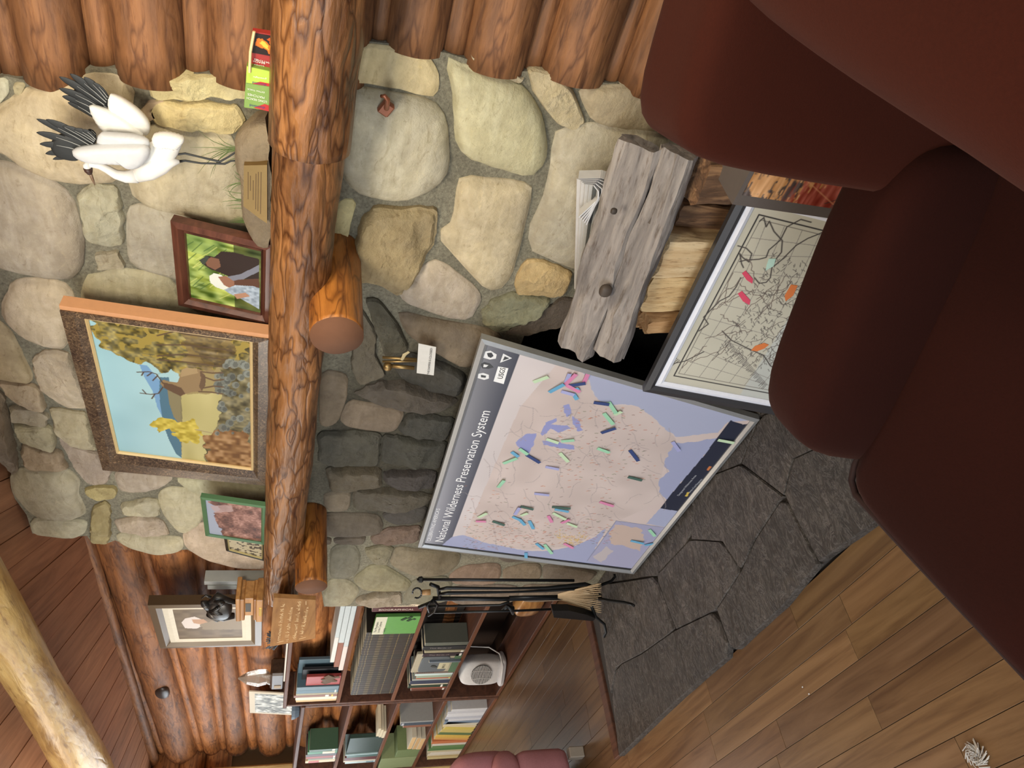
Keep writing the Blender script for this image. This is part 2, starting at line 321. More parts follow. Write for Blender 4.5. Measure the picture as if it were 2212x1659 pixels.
# ---- panels: flat things standing at a real place, their outlines read on their own plane
class Panel:
    def __init__(s, name, x, y, z, yaw, lean, label, cat, group=None):
        s.M = Matrix.Translation((x, y, z)) @ Matrix.Rotation(yaw, 4, 'Z') @ Matrix.Rotation(-lean, 4, 'X'); s.Mi = s.M.inverted()
        s.root = empty(name, None, label, cat, group, M=s.M)
    def loc(s, px, py, d=0.0):
        o = s.Mi @ Vector((0, 0, EYE)); r = (s.Mi.to_3x3() @ Vector(cam_ray(px, py))); t = (d - o.y) / r.y; q = o + r * t; return (q.x, q.z)
    def P(s, pts, d=0.0): return [s.loc(a, b, d) for a, b in pts]
    def slab(s, name, poly, y0, y1, mat, parent=None, color=None):
        return MB().prism(poly, y0, y1).build(name, mat, parent or s.root, local=True, color=color)
    def frame(s, name, outer, inner, yo, yi, yb, mat, parent=None):
        v = [(p[0], yo, p[1]) for p in outer] + [(p[0], yi, p[1]) for p in inner] + [(p[0], yb, p[1]) for p in inner] + [(p[0], yb, p[1]) for p in outer]; f = []
        mid = [((a[0] * .4 + b[0] * .6), yo - .004, (a[1] * .4 + b[1] * .6)) for a, b in zip(outer, inner)]; v += mid
        for i in range(4):
            j = (i + 1) % 4; f += [(i, j, 16 + j, 16 + i), (16 + i, 16 + j, 4 + j, 4 + i), (4 + i, 4 + j, 8 + j, 8 + i), (8 + i, 8 + j, 12 + j, 12 + i), (12 + i, 12 + j, j, i)]
        return MB().add(v, f).build(name, mat, parent or s.root, local=True)
    def text(s, name, txt, b0, b1, hpx, mat, d=-.002, parent=None, flip=False, up=None, shear=0):
        # baseline from pixel b0 to pixel b1; height from pixel size across the baseline
        a = Vector((*s.loc(*b0), 0)); b = Vector((*s.loc(*b1), 0)); L = (b - a).length; ang = math.atan2(b.y - a.y, b.x - a.x)
        cu = bpy.data.curves.new(name, 'FONT'); cu.body = txt; cu.size = 1; cu.shear = shear; cu.resolution_u = 3; cu.materials.append(mat); o = bpy.data.objects.new(name, cu); COL.objects.link(o)
        o = as_mesh(o); o.parent = parent or s.root; w = max(o.dimensions.x, .01)
        R = Matrix(((1, 0, 0, 0), (0, 0, -1, 0), (0, 1, 0, 0), (0, 0, 0, 1)))          # xy -> xz, facing -y
        o.matrix_basis = Matrix.Translation((a.x, d, a.y)) @ Matrix.Rotation(-ang, 4, 'Y') @ R @ Matrix.Diagonal((L / w, hpx, 1, 1)); return o
def as_mesh(o):
    bpy.context.view_layer.update(); me = bpy.data.meshes.new_from_object(o.evaluated_get(bpy.context.evaluated_depsgraph_get())); n = o.name; bpy.data.objects.remove(o)
    o = bpy.data.objects.new(n, me); COL.objects.link(o); return o
def inset(q, w):
    c = [sum(p[i] for p in q) / len(q) for i in (0, 1)]; out = []
    for i in range(4):
        p = Vector((*q[i], 0)); a = (Vector((*q[i - 1], 0)) - p).normalized(); b = (Vector((*q[(i + 1) % 4], 0)) - p).normalized(); sn = abs(a.cross(b).z)
        r = p + (a + b) * (w / max(sn, .2)); out.append((r.x, r.y))
    return out
def vnoise(x, y, s, seed=0):
    r = np.random.default_rng(seed + 11); T = r.random((64, 64)); x = x * s + 1000; y = y * s + 1000; xi = np.floor(x).astype(int); yi = np.floor(y).astype(int); fx = x - xi; fy = y - yi; fx = fx * fx * (3 - 2 * fx); fy = fy * fy * (3 - 2 * fy)
    g = lambda a, b: T[a % 64, b % 64]
    return g(xi, yi) * (1 - fx) * (1 - fy) + g(xi + 1, yi) * fx * (1 - fy) + g(xi, yi + 1) * (1 - fx) * fy + g(xi + 1, yi + 1) * fx * fy
class Canvas:                                       # printed or painted sheet: a fine grid with its own colours
    def __init__(s, panel, quad, nx, ny, base, d):  # quad TL TR BR BL in panel coordinates
        s.p = panel; s.nx, s.ny, s.d = nx, ny, d; u, v = np.meshgrid(np.linspace(0, 1, nx + 1), np.linspace(0, 1, ny + 1)); s.u, s.v = u.ravel(), v.ravel()
        q = np.array(quad); s.X = ((1 - s.u) * (1 - s.v))[:, None] * q[0] + (s.u * (1 - s.v))[:, None] * q[1] + (s.u * s.v)[:, None] * q[2] + ((1 - s.u) * s.v)[:, None] * q[3]
        s.x, s.z = s.X[:, 0], s.X[:, 1]; s.c = np.tile(np.array(base, float), (len(s.x), 1))
    def inside(s, px, raw=False):
        P = px if raw else s.p.P(px, s.d); w = np.zeros(len(s.x), bool); n = len(P)
        for i in range(n):
            (x0, y0), (x1, y1) = P[i], P[(i + 1) % n]
            if y0 == y1: continue
            t = ((y0 > s.z) != (y1 > s.z)) & (s.x < (x1 - x0) * (s.z - y0) / (y1 - y0) + x0); w ^= t
        return w
    def fill(s, px, c, a=1.0, raw=False, jag=0, js=60):
        if jag:
            X0, Z0 = s.x, s.z; s.x = X0 + jag * (vnoise(X0, Z0, js, 3) - .5); s.z = Z0 + jag * (vnoise(X0, Z0, js, 5) - .5); w = s.inside(px, raw); s.x, s.z = X0, Z0
        else: w = s.inside(px, raw)
        s.c[w] = s.c[w] * (1 - a) + np.array(c, float) * a; return w
    def line(s, px, c, w=.002, a=1.0, raw=False):
        P = px if raw else s.p.P(px, s.d); m = np.zeros(len(s.x))
        for (x0, y0), (x1, y1) in zip(P[:-1], P[1:]):
            dx, dy = x1 - x0, y1 - y0; l = dx * dx + dy * dy + 1e-12; k = (s.x > min(x0, x1) - 2 * w) & (s.x < max(x0, x1) + 2 * w) & (s.z > min(y0, y1) - 2 * w) & (s.z < max(y0, y1) + 2 * w)
            xx, zz = s.x[k], s.z[k]; t = np.clip(((xx - x0) * dx + (zz - y0) * dy) / l, 0, 1); dd = np.hypot(xx - x0 - t * dx, zz - y0 - t * dy); m[k] = np.maximum(m[k], np.clip(1.5 - dd / w, 0, 1))
        m = (m * a)[:, None]; s.c = s.c * (1 - m) + np.array(c, float) * m
    def noise(s, amt, sc, seed=0, mask=None, ax=1, az=1, tint=(1, 1, 1)):
        n = (vnoise(s.x * ax, s.z * az, sc, seed) - .5) * 2 * amt; n = n if mask is None else n * mask; s.c += n[:, None] * 255 * np.array(tint)
    def build(s, name, mat, parent=None):
        n1 = s.nx + 1; i = np.arange(s.ny)[:, None] * n1 + np.arange(s.nx)[None, :]; i = i.ravel(); F = np.stack([i, i + n1, i + n1 + 1, i + 1], 1)
        me = bpy.data.meshes.new(name); me.vertices.add(len(s.x)); co = np.stack([s.x, np.full(len(s.x), s.d), s.z], 1).astype(np.float32); me.vertices.foreach_set('co', co.ravel())
        me.loops.add(F.size); me.loops.foreach_set('vertex_index', F.ravel().astype(np.int32)); me.polygons.add(len(F)); me.polygons.foreach_set('loop_start', (np.arange(len(F)) * 4).astype(np.int32))
        me.update(); me.validate(); a = me.color_attributes.new('paint', 'FLOAT_COLOR', 'POINT'); c = np.clip(s.c, 0, 255) / 255; c = np.where(c <= .04045, c / 12.92, ((c + .055) / 1.055) ** 2.4)
        a.data.foreach_set('color', np.concatenate([c, np.ones((len(c), 1))], 1).astype(np.float32).ravel()); me.materials.append(mat)
        o = bpy.data.objects.new(name, me); COL.objects.link(o); o.parent = parent or s.p.root; return o
# ---------------------------------------------------------------- setting
FY = 1.62                                            # face of the stone wall
def tint(a, s=.08, base=1.0):
    k = base + (rng.random() - .5) * 2 * s; return (k, k * (1 + (rng.random() - .5) * .06), k * (1 + (rng.random() - .5) * .1)) if a is None else tuple(x * k for x in a)
floor = MB().box((-7.2, -3.6, -.12), (3.2, 2.4, -.022)).build('floor', plain((70, 46, 30), .8)); tag(floor, kind='structure')
def planks():
    w = .0835; y = .895; row = 0
    while y > -.75:
        x = -6.9 + rng.random() * .8 - .8; xmax = .9
        while x < xmax:
            L = .35 + rng.random() * .95
            if x + L > -6.9:
                k = .80 + rng.random() * .42; c = (k, k * (.97 + rng.random() * .06), k * (.92 + rng.random() * .14))
                MB().bbox((max(x, -6.9) + .0008, y - w + .0008, -.02), (min(x + L, xmax) - .0008, y - .0008, -rng.random() * .0006), .0005).build('floor_plank', M_floor, floor, color=c)
            x += L
        y -= w; row += 1
    y = .895; 
    while y < 1.80:
        x = -6.9 - rng.random() * .8; xmax = -3.335
        while x < xmax:
            L = .5 + rng.random() * 1.3
            if x + L > -6.9:
                k = .60 + rng.random() * .2; MB().bbox((max(x, -6.9) + .0008, y + .0008, -.02), (min(x + L, xmax) - .0008, y + w - .0008, -rng.random() * .0006), .0005).build('floor_plank', M_floor, floor, color=(k, k * .98, k * .95))
            x += L
        y += w
planks()
MB().bbox((-3.335, .895, -.02), (-3.275, 1.62, .018), .003).build('border_board', M_case, floor)
# slate hearth
hearth = MB().box((-3.27, .905, -.02), (.9, 1.75, .006)).build('hearth', plain((58, 54, 52), .9)); tag(hearth, kind='structure')
HZ = .03
def hp(*pts): return [(lambda q: (q.x, q.y))(W(a, b, Z=HZ)) if not isinstance(a, str) else b for a, b in pts]
w_ = lambda x, y: ('w', (x, y))
slabs = [
 ([(1334, 1636), (1462, 1512), (1578, 1411), (1545, 1318), (1458, 1360), (1385, 1412), (1330, 1440), (1318, 1500)], .82),
 ([(1318, 1500), (1330, 1440), (1385, 1412), (1458, 1360), (1415, 1245), w_(-3.1, 1.60), w_(-3.27, 1.60), (1292, 1335)], 1.05),
 ([(1458, 1360), (1545, 1318), (1600, 1232), (1560, 1170), (1490, 1165), (1415, 1245)], .92),
 ([(1545, 1318), (1578, 1411), (1690, 1308), (1766, 1215), (1691, 1071), (1628, 1168), (1600, 1232)], .84),
 ([(1560, 1170), (1600, 1232), (1628, 1168), (1691, 1071), (1600, 1002), (1500, 1040), (1490, 1165)], .95),
 ([(1766, 1215), (1890, 1128), (2000, 1020), (1900, 930), (1800, 950), (1711, 991), (1691, 1071)], .8),
 ([(1600, 1002), (1691, 1071), (1711, 991), (1800, 950), (1877, 905), (1760, 850), (1640, 900)], .9),
 ([(1415, 1245), (1490, 1165), (1500, 1040), (1440, 1000), w_(-2.2, 1.60), w_(-3.1, 1.60)], 1.0),
 ([(1500, 1040), (1600, 1002), (1640, 900), w_(-1.5, 1.60), w_(-2.2, 1.60), (1440, 1000)], .9),
 ([(1640, 900), (1760, 850), w_(-.9, 1.25), w_(-.8, 1.60), w_(-1.5, 1.60)], 1.0),
 ([(1760, 850), (1877, 905), (1900, 930), (2000, 1020), w_(-.7, .9), w_(-.5, 1.2), w_(-.9, 1.25)], .85),
 ([w_(-.7, .9), w_(.9, .9), w_(.9, 1.6), w_(-.8, 1.6), w_(-.9, 1.25), w_(-.5, 1.2)], .9)]
for pts, k in slabs:
    P = hp(*pts); c = (sum(p[0] for p in P) / len(P), sum(p[1] for p in P) / len(P)); P = [(p[0] + (c[0] - p[0]) * .012, p[1] + (c[1] - p[1]) * .012) for p in P]
    Q = resample(P, 34); v = []; zt = HZ - rng.random() * .004
    for z, sc, jit in ((0.0, 1, .004), (zt - .006, 1, .004), (zt, .985, .002)):
        for p in Q:
            j = 1 + jit * 3 * (mnoise.noise(Vector((p[0] * 30, p[1] * 30, 1))))
            v.append((c[0] + (p[0] - c[0]) * sc * j, c[1] + (p[1] - c[1]) * sc * j, z))
    n = len(Q); f = [(i * n + k2, i * n + (k2 + 1) % n, (i + 1) * n + (k2 + 1) % n, (i + 1) * n + k2) for i in (0, 1) for k2 in range(n)]
    v.append((*c, zt + .001)); f += [(2 * n + k2, 2 * n + (k2 + 1) % n, 3 * n) for k2 in range(n)]
    MB().add(v, f).build('slate_slab', M_slate, hearth, color=(k * 1.01, k, k * .97))
# ---- stone chimney wall: mortar with stones set in it
XZ = lambda pts, Y=FY: [(lambda q: (q.x, q.z))(W(a, b, Y=Y)) for a, b in pts]
right_edge = [(-60, 170), (20, 157), (80, 172), (150, 165), (190, 140), (250, 140), (270, 152), (330, 162), (400, 152), (450, 152), (545, 165), (600, 165), (755, 160), (765, 80), (850, 88), (965, 108), (1030, 128), (1110, 148), (1190, 146), (1300, 172), (1400, 180)]
left_edge = [(880, 1302), (700, 1304), (690, 1242), (600, 1236), (585, 1221), (520, 1219), (445, 1200), (405, 1180), (340, 1187), (285, 1173), (250, 1160), (235, 1166), (198, 1163), (190, 1150), (155, 1153), (72, 1145), (60, 1105), (28, 1060), (28, 1015), (10, 985), (-10, 910), (-60, 870)]
FB = (-2.42, -1.40, .80)                             # firebox opening x0, x1, top
poly = [(XZ(right_edge)[0][0], 2.345)] + XZ(right_edge) + [(-.72, 0), (FB[1], 0), (FB[1], .70), (FB[1] - .12, FB[2]), (FB[0] + .12, FB[2]), (FB[0], .70), (FB[0], 0), (-3.20, 0), (-3.24, .8)] + XZ(left_edge) + [(XZ(left_edge)[-1][0], 2.345)]
mort = MB().prism(poly, FY - .014, 1.95).build('wall_chimney', M_mortar); tag(mort, kind='structure')
fb = MB()
for a, b in (((FB[0] - .1, 1.64, -.02), (FB[0], 2.08, .95)), ((FB[1], 1.64, -.02), (FB[1] + .1, 2.08, .95)), ((FB[0] - .1, 2.06, -.02), (FB[1] + .1, 2.12, .95)), ((FB[0] - .1, 1.64, .8), (FB[1] + .1, 2.08, .95)), ((FB[0], 1.6, -.02), (FB[1], 2.08, .01))): fb.box(a, b)
fb.build('firebox', M_soot, mort)
TAN = (194, 182, 160); GRY = (180, 170, 153); YEL = (212, 200, 158); BRN = (176, 158, 134); CRM = (196, 186, 164)
DK = (84, 80, 72); DK2 = (66, 64, 60); DKB = (98, 88, 76)
ST = [  # outline, colour, rough, bulge
 ([(-40, 240), (20, 215), (60, 185), (130, 167), (190, 154), (262, 157), (290, 180), (285, 225), (275, 262), (300, 300), (290, 345), (250, 378), (190, 385), (120, 375), (60, 350), (15, 315), (-40, 290)], TAN, 0, .05),
 ([(-20, 165), (20, 160), (25, 190), (5, 215), (-20, 212)], CRM, 0, .015), ([(33, 168), (60, 172), (52, 192), (38, 190)], BRN, 0, .012),
 ([(330, 175), (345, 162), (400, 154), (460, 154), (530, 164), (535, 200), (440, 203), (335, 200)], YEL, 1, .03),
 ([(350, 212), (430, 210), (515, 222), (530, 255), (510, 277), (420, 265), (345, 258), (330, 235)], YEL, 1, .035),
 ([(302, 232), (325, 208), (360, 205), (360, 220), (338, 246), (312, 253)], BRN, 0, .02),
 ([(310, 262), (420, 270), (500, 280), (520, 350), (532, 420), (560, 480), (530, 492), (500, 490), (450, 465), (390, 448), (330, 437), (290, 410), (285, 330)], TAN, 0, .045),
 ([(-30, 340), (35, 347), (110, 380), (143, 402), (162, 428), (184, 508), (182, 552), (163, 587), (135, 590), (54, 576), (-30, 552)], GRY, 0, .05),
 ([(176, 420), (195, 393), (252, 393), (262, 425), (270, 455), (269, 518), (228, 517), (196, 503), (178, 445)], CRM, 1, .03),
 ([(282, 443), (298, 435), (325, 438), (392, 457), (430, 480), (470, 520), (450, 600), (378, 590), (300, 566), (285, 552), (279, 480)], GRY, 0, .03),
 ([(214, 533), (260, 533), (271, 568), (240, 571), (214, 571)], TAN, 1, .02),
 ([(192, 587), (217, 587), (266, 571), (374, 590), (393, 645), (431, 672), (520, 700), (500, 720), (330, 690), (190, 655), (185, 630)], GRY, 0, .035),
 ([(10, 645), (35, 598), (92, 593), (144, 603), (163, 630), (158, 655), (150, 740), (108, 739), (54, 717), (16, 682)], TAN, 0, .04),
 ([(-20, 670), (27, 704), (54, 760), (75, 806), (65, 817), (0, 806), (-30, 800)], BRN, 0, .035),
 ([(76, 766), (100, 750), (150, 752), (175, 800), (196, 868), (150, 867), (141, 862), (90, 827), (80, 790)], CRM, 1, .035),
 ([(2, 815), (79, 821), (90, 835), (103, 870), (81, 873), (22, 840)], TAN, 1, .03),
 ([(22, 866), (85, 874), (108, 886), (106, 905), (92, 908), (30, 897)], GRY, 1, .03),
 ([(34, 908), (76, 909), (114, 911), (126, 945), (119, 958), (48, 943)], TAN, 1, .03),
 ([(49, 949), (135, 963), (147, 1000), (57, 998)], BRN, 1, .03),
 ([(-20, 820), (14, 846), (27, 895), (43, 995), (30, 1011), (16, 985), (0, 910), (-20, 880)], (140, 130, 112), 1, .06),
 ([(30, 1017), (49, 1001), (149, 1003), (174, 1030), (168, 1055), (190, 1098), (152, 1112), (72, 1102), (30, 1050)], GRY, 0, .045),
 ([(70, 1109), (174, 1112), (190, 1120), (184, 1142), (155, 1152), (73, 1142)], CRM, 0, .03),
 ([(110, 872), (187, 880), (200, 915), (210, 960), (160, 950), (125, 915)], GRY, 1, .03),
 ([(128, 925), (165, 956), (212, 966), (240, 1005), (232, 1035), (195, 1033), (165, 1000), (148, 965)], GRY, 1, .025),
 ([(187, 1047), (200, 1039), (250, 1041), (255, 1060), (212, 1069), (192, 1058)], (186, 172, 122), 1, .02),
 ([(203, 1085), (230, 1074), (241, 1087), (241, 1139), (233, 1163), (198, 1161)], (170, 154, 112), 1, .035),
 ([(250, 1004), (366, 1017), (375, 1025), (340, 1046), (293, 1052), (260, 1047)], GRY, 0, .03),
 ([(262, 1080), (312, 1066), (345, 1072), (348, 1104), (270, 1101)], CRM, 1, .03),
 ([(252, 1117), (298, 1104), (352, 1115), (366, 1142), (333, 1147), (260, 1133)], CRM, 1, .03),
 ([(255, 1142), (333, 1150), (390, 1150), (397, 1167), (388, 1181), (340, 1187), (285, 1173), (258, 1158)], CRM, 0, .035),
 ([(344, 1057), (366, 1044), (407, 1047), (450, 1065), (435, 1120), (401, 1141), (385, 1136), (352, 1095)], CRM, 0, .035),
 ([(380, 1022), (468, 1024), (575, 1030), (575, 1075), (468, 1070), (407, 1046)], CRM, 0, .025),
 ([(406, 1133), (445, 1120), (575, 1140), (585, 1218), (515, 1217), (445, 1198), (406, 1174), (400, 1150)], CRM, 0, .035),
 ([(735, 92), (790, 88), (852, 94), (918, 108), (945, 150), (938, 200), (860, 180), (735, 158)], YEL, 0, .03),
 ([(735, 178), (852, 195), (934, 212), (961, 252), (966, 352), (945, 385), (880, 423), (775, 408), (735, 360)], TAN, 0, .055),
 ([(962, 120), (1000, 135), (1060, 152), (1125, 175), (1165, 235), (1176, 300), (1172, 338), (1150, 365), (1122, 364), (1054, 342), (1005, 325), (984, 295), (980, 190)], CRM, 0, .055),
 ([(1012, 106), (1060, 128), (1110, 147), (1130, 163), (1105, 160), (1040, 137)], CRM, 1, .015),
 ([(1141, 146), (1190, 150), (1230, 178), (1260, 255), (1232, 268), (1197, 253), (1150, 190)], TAN, 1, .03),
 ([(1245, 178), (1325, 176), (1460, 186), (1520, 260), (1400, 272), (1280, 258)], BRN, 0, .04),
 ([(1195, 290), (1222, 270), (1290, 262), (1400, 278), (1460, 300), (1440, 420), (1330, 560), (1232, 566), (1190, 545), (1145, 525), (1146, 480), (1175, 420), (1190, 360)], GRY, 0, .05),
 ([(990, 385), (1000, 374), (1143, 390), (1144, 410), (1137, 440), (1124, 500), (1103, 585), (1070, 616), (1046, 610), (1000, 560), (947, 500), (955, 490), (980, 470)], TAN, 0, .045),
 ([(787, 460), (812, 441), (934, 441), (942, 454), (934, 503), (901, 571), (861, 625), (820, 601), (782, 590), (758, 600), (768, 522)], (172, 152, 116), 2, .06),
 ([(735, 424), (771, 427), (760, 460), (744, 540), (735, 590), (705, 560), (705, 480)], YEL, 0, .02),
 ([(939, 546), (1042, 625), (1015, 679), (961, 674), (880, 644), (861, 625), (893, 590)], GRY, 0, .035),
 ([(1042, 665), (1060, 640), (1108, 624), (1187, 639), (1168, 660), (1119, 680), (1095, 701), (1068, 704), (1045, 690)], (144, 140, 118), 1, .04),
 ([(1119, 579), (1135, 552), (1176, 555), (1230, 579), (1230, 590), (1212, 628), (1117, 625), (1111, 600)], (200, 178, 132), 2, .035),
 ([(863, 671), (872, 666), (935, 680), (1045, 700), (1085, 715), (1040, 770), (1000, 785), (950, 756), (880, 712)], (122, 112, 96), 0, .04),
 ([(1092, 707), (1160, 668), (1210, 636), (1250, 640), (1225, 690), (1130, 712)], DKB, 1, .03),
 ([(790, 638), (820, 640), (860, 692), (882, 742), (835, 765), (812, 700)], (92, 88, 76), 1, .035),
 ([(775, 650), (800, 690), (815, 715), (808, 750), (832, 800), (777, 820), (758, 780), (765, 700)], (104, 100, 84), 1, .035),
 ([(850, 780), (885, 752), (950, 772), (1003, 800), (988, 845), (930, 832), (870, 808)], DK2, 1, .04),
 ([(768, 838), (825, 815), (880, 815), (988, 853), (950, 875), (850, 862), (785, 847)], DK, 2, .05),
 ([(752, 856), (800, 862), (874, 876), (853, 925), (733, 908)], (120, 108, 94), 0, .03),
 ([(884, 881), (983, 895), (960, 941), (905, 935), (861, 920)], DK2, 1, .035),
 ([(690, 925), (780, 922), (820, 928), (815, 990), (800, 996), (690, 990)], DK, 1, .035),
 ([(828, 930), (905, 940), (965, 946), (948, 1002), (870, 995), (822, 985)], DK2, 2, .04),
 ([(706, 1002), (820, 1001), (823, 1040), (770, 1045), (715, 1049)], (100, 94, 78), 1, .04),
 ([(832, 1008), (942, 1008), (934, 1046), (855, 1040), (830, 1028)], DK2, 1, .035),
 ([(700, 1056), (758, 1053), (755, 1090), (718, 1095), (700, 1082)], (118, 110, 94), 0, .03),
 ([(765, 1052), (852, 1045), (932, 1060), (922, 1080), (840, 1093), (768, 1089)], (92, 86, 74), 1, .035),
 ([(676, 1100), (815, 1101), (826, 1128), (820, 1143), (760, 1149), (706, 1147), (676, 1128)], DKB, 0, .035),
 ([(825, 1100), (880, 1088), (925, 1085), (909, 1118), (853, 1122), (832, 1112)], DK2, 0, .03),
 ([(802, 1152), (838, 1131), (907, 1127), (902, 1160), (808, 1164)], (120, 106, 90), 1, .03),
 ([(676, 1152), (716, 1154), (714, 1164), (670, 1164)], DKB, 0, .015), ([(722, 1154), (792, 1150), (785, 1165), (722, 1163)], DKB, 0, .02),
 ([(714, 1172), (765, 1168), (777, 1188), (775, 1222), (752, 1239), (712, 1239)], (126, 122, 104), 0, .035),
 ([(790, 1176), (834, 1168), (850, 1176), (834, 1207), (812, 1208), (793, 1190)], (140, 130, 110), 1, .03),
 ([(855, 1172), (905, 1180), (992, 1185), (988, 1210), (960, 1232), (901, 1237), (842, 1210)], (136, 122, 104), 0, .035),
 ([(762, 1244), (798, 1214), (830, 1212), (890, 1250), (878, 1266), (787, 1266)], (150, 136, 114), 0, .035),
 ([(712, 1243), (752, 1244), (777, 1266), (757, 1298), (700, 1300), (700, 1270)], (166, 160, 132), 0, .035),
 ([(773, 1282), (820, 1271), (864, 1272), (866, 1296), (806, 1301), (770, 1294)], (168, 160, 136), 1, .035),
 ([(894, 1244), (960, 1237), (975, 1250), (968, 1290), (900, 1296), (872, 1290), (880, 1268)], (130, 122, 106), 0, .03),
 ([(968, 1238), (1000, 1215), (1078, 1208), (1080, 1236), (1065, 1252), (982, 1252)], (146, 124, 106), 0, .035),
 ([(1086, 1222), (1130, 1210), (1165, 1210), (1168, 1236), (1150, 1246), (1088, 1246)], (132, 118, 104), 0, .03),
 ([(1172, 1212), (1220, 1215), (1290, 1228), (1270, 1246), (1220, 1252), (1174, 1246)], (120, 110, 98), 0, .03),
 ([(975, 1258), (1090, 1256), (1120, 1262), (1110, 1292), (1020, 1298), (975, 1292)], (134, 118, 100), 0, .03),
 ([(1126, 1256), (1200, 1256), (1268, 1256), (1240, 1285), (1120, 1292)], (120, 104, 90), 0, .03),
 ([(935, 1095), (1000, 1085), (1060, 1110), (1050, 1170), (1000, 1180), (912, 1172), (915, 1125)], (96, 88, 76), 0, .03),
 ([(1066, 1115), (1130, 1120), (1150, 1200), (1085, 1205), (1060, 1175)], (112, 100, 88), 0, .03),
 ([(170, 760), (230, 740), (300, 760), (310, 830), (250, 850), (200, 840)], GRY, 0, .03), ([(240, 700), (330, 700), (450, 720), (460, 790), (330, 790), (260, 740)], TAN, 0, .03), ([(210, 860), (300, 850), (330, 930), (250, 960), (225, 920)], CRM, 0, .03), ([(330, 810), (460, 805), (560, 830), (560, 900), (420, 920), (345, 890)], GRY, 0, .03), ([(270, 970), (340, 940), (440, 950), (450, 1005), (330, 1000)], TAN, 0, .03), ([(470, 920), (575, 920), (575, 1015), (470, 1005)], TAN, 0, .025), ([(480, 730), (575, 740), (575, 810), (480, 790)], GRY, 0, .025),
 ([(690, 790), (752, 800), (748, 850), (728, 905), (690, 912)], (120, 110, 94), 0, .025), ([(640, 640), (700, 600), (735, 600), (760, 620), (740, 650), (690, 660)], GRY, 0, .02),
 ([(1010, 860), (1090, 880), (1090, 960), (980, 950), (990, 900)], DK2, 1, .03), ([(970, 960), (1085, 970), (1085, 1075), (950, 1060), (955, 1000)], DK2, 1, .03)]
def stone(pts, col, rough, bulge, seed, Y=FY, parent=None, inw=.9):
    P = chaikin(XZ(pts, Y), 2 if rough == 0 else 1, .17 if rough == 0 else .10); n = 54 if rough else 30; Q = resample(P, n)
    c = (sum(p[0] for p in Q) / n, sum(p[1] for p in Q) / n); size = math.sqrt(sum((p[0] - c[0]) ** 2 + (p[1] - c[1]) ** 2 for p in Q) / n)
    b = min(bulge, size * .62); v = []
    fr_ = random.Random(seed * 13 + 5); K = 15 if rough == 2 else 9; pl_ = []
    for _ in range(K):
        an, rr_ = fr_.random() * 6.28, size * (.15 + .85 * fr_.random()); sl = (.35 if rough == 1 else .6); dx, dz = math.cos(an), math.sin(an); t_ = -sl * fr_.random()
        pl_.append((c[0] + dx * rr_, c[1] + dz * rr_, t_ * dx + (fr_.random() - .5) * .3, t_ * dz + (fr_.random() - .5) * .3, b * (1.0 + .55 * fr_.random())))
    facet = lambda x, z: max(b * .62, min(h + sx_ * (x - x0) + sz_ * (z - z0) for x0, z0, sx_, sz_, h in pl_)) - b
    prof = [(1.045, -.03), (1.045, b * .18), (1.03, b * .40), (.985, b * .62), (.90, b * .80), (.72, b * .95), (.46, b * 1.02), (.22, b * 1.04)] if rough == 0 else [(1.055, -.03), (1.055, b * .5), (.99, b * .8), (.95, b * .93), (.90, b), (.84, b), (.78, b), (.72, b), (.66, b), (.60, b), (.54, b), (.48, b), (.42, b), (.36, b), (.30, b), (.24, b), (.18, b), (.12, b), (.06, b)]
    for s, d in prof:
        for p in Q:
            x = c[0] + (p[0] - c[0]) * s; z = c[1] + (p[1] - c[1]) * s
            q = Vector((x * 7, z * 7, seed * 3.7)); a = .006 * mnoise.noise(q) + .002 * mnoise.noise(q * 5)
            if rough: a = facet(x, z) * min(1, (1.055 - s) * 12 + .25) + .006 * mnoise.noise(q * 3) + .004 * abs(mnoise.noise(q * 9)) + .0015 * mnoise.noise(q * 22)
            e = (.004 if rough == 0 else .009) * mnoise.noise(q * 6); v.append((x + e, Y - (max(d + a, .019 if s > 1 else .026) if d > 0 else d), z + e * .7))
    k = len(prof); f = [(i * n + j, (i + 1) * n + j, (i + 1) * n + (j + 1) % n, i * n + (j + 1) % n) for i in range(k - 1) for j in range(n)]
    v.append((c[0], Y - prof[-1][1] - (facet(*c) if rough else 0), c[1])); f += [((k - 1) * n + j, len(v) - 1, (k - 1) * n + (j + 1) % n) for j in range(n)]
    col = tuple(S(*[min(255, x * (1 + (rng.random() - .5) * .06)) for x in col])); o = MB().add(v, f).build('stone', M_rough if rough else M_smooth, parent, True, color=col)
    if rough: auto_smooth(o, 24)
    return o
for i, (pts, col, ro, bu) in enumerate(ST): stone(pts, col, ro, bu, i, parent=mort)
# chimney flank towards the bookcase corner
MB().box((-3.22, 1.66, 0), (-3.0, 2.3, 1.3)).build('chimney_flank', M_mortar, mort)
# ---- log walls: rows of horizontal logs, each a piece of the wall
def log_wall(name, seams, x0f, x1, Y, depthk=1.0, cols=None, parent=None):
    w = parent
    for i, (za, zb) in enumerate(seams):
        h = abs(za - zb); zc = (za + zb) / 2; wide = h > .1; r = h / 2 * 1.04; x0 = x0f(zc)
        k = (.82 + rng.random() * .3) * (1 if wide else .86)
        log_obj('wall_log', (x0, Y + (r * .1 if wide else r * .4), zc), (x1, Y + (r * .1 if wide else r * .4), zc), r, r, M_wlog, w, 26, 36, .035, seed=i * 7.3 + Y, color=(k, k * .97, k * .95), sect=lambda y, z, r_: (y * .72, z))
    return w
sx = [-390, -330, -160, -100, 0 - 40, 12, 168, 230, 388, 447, 605, 662, 812, 848, 977, 1031, 1173, 1217, 1366, 1404, 1560, 1600, 1780, 1840]
zs = [W(x, 0, Y=FY - .01).z for x in sx] + [.10, .0]
zs = sorted(set(round(z, 4) for z in zs if z >= 0), reverse=True)
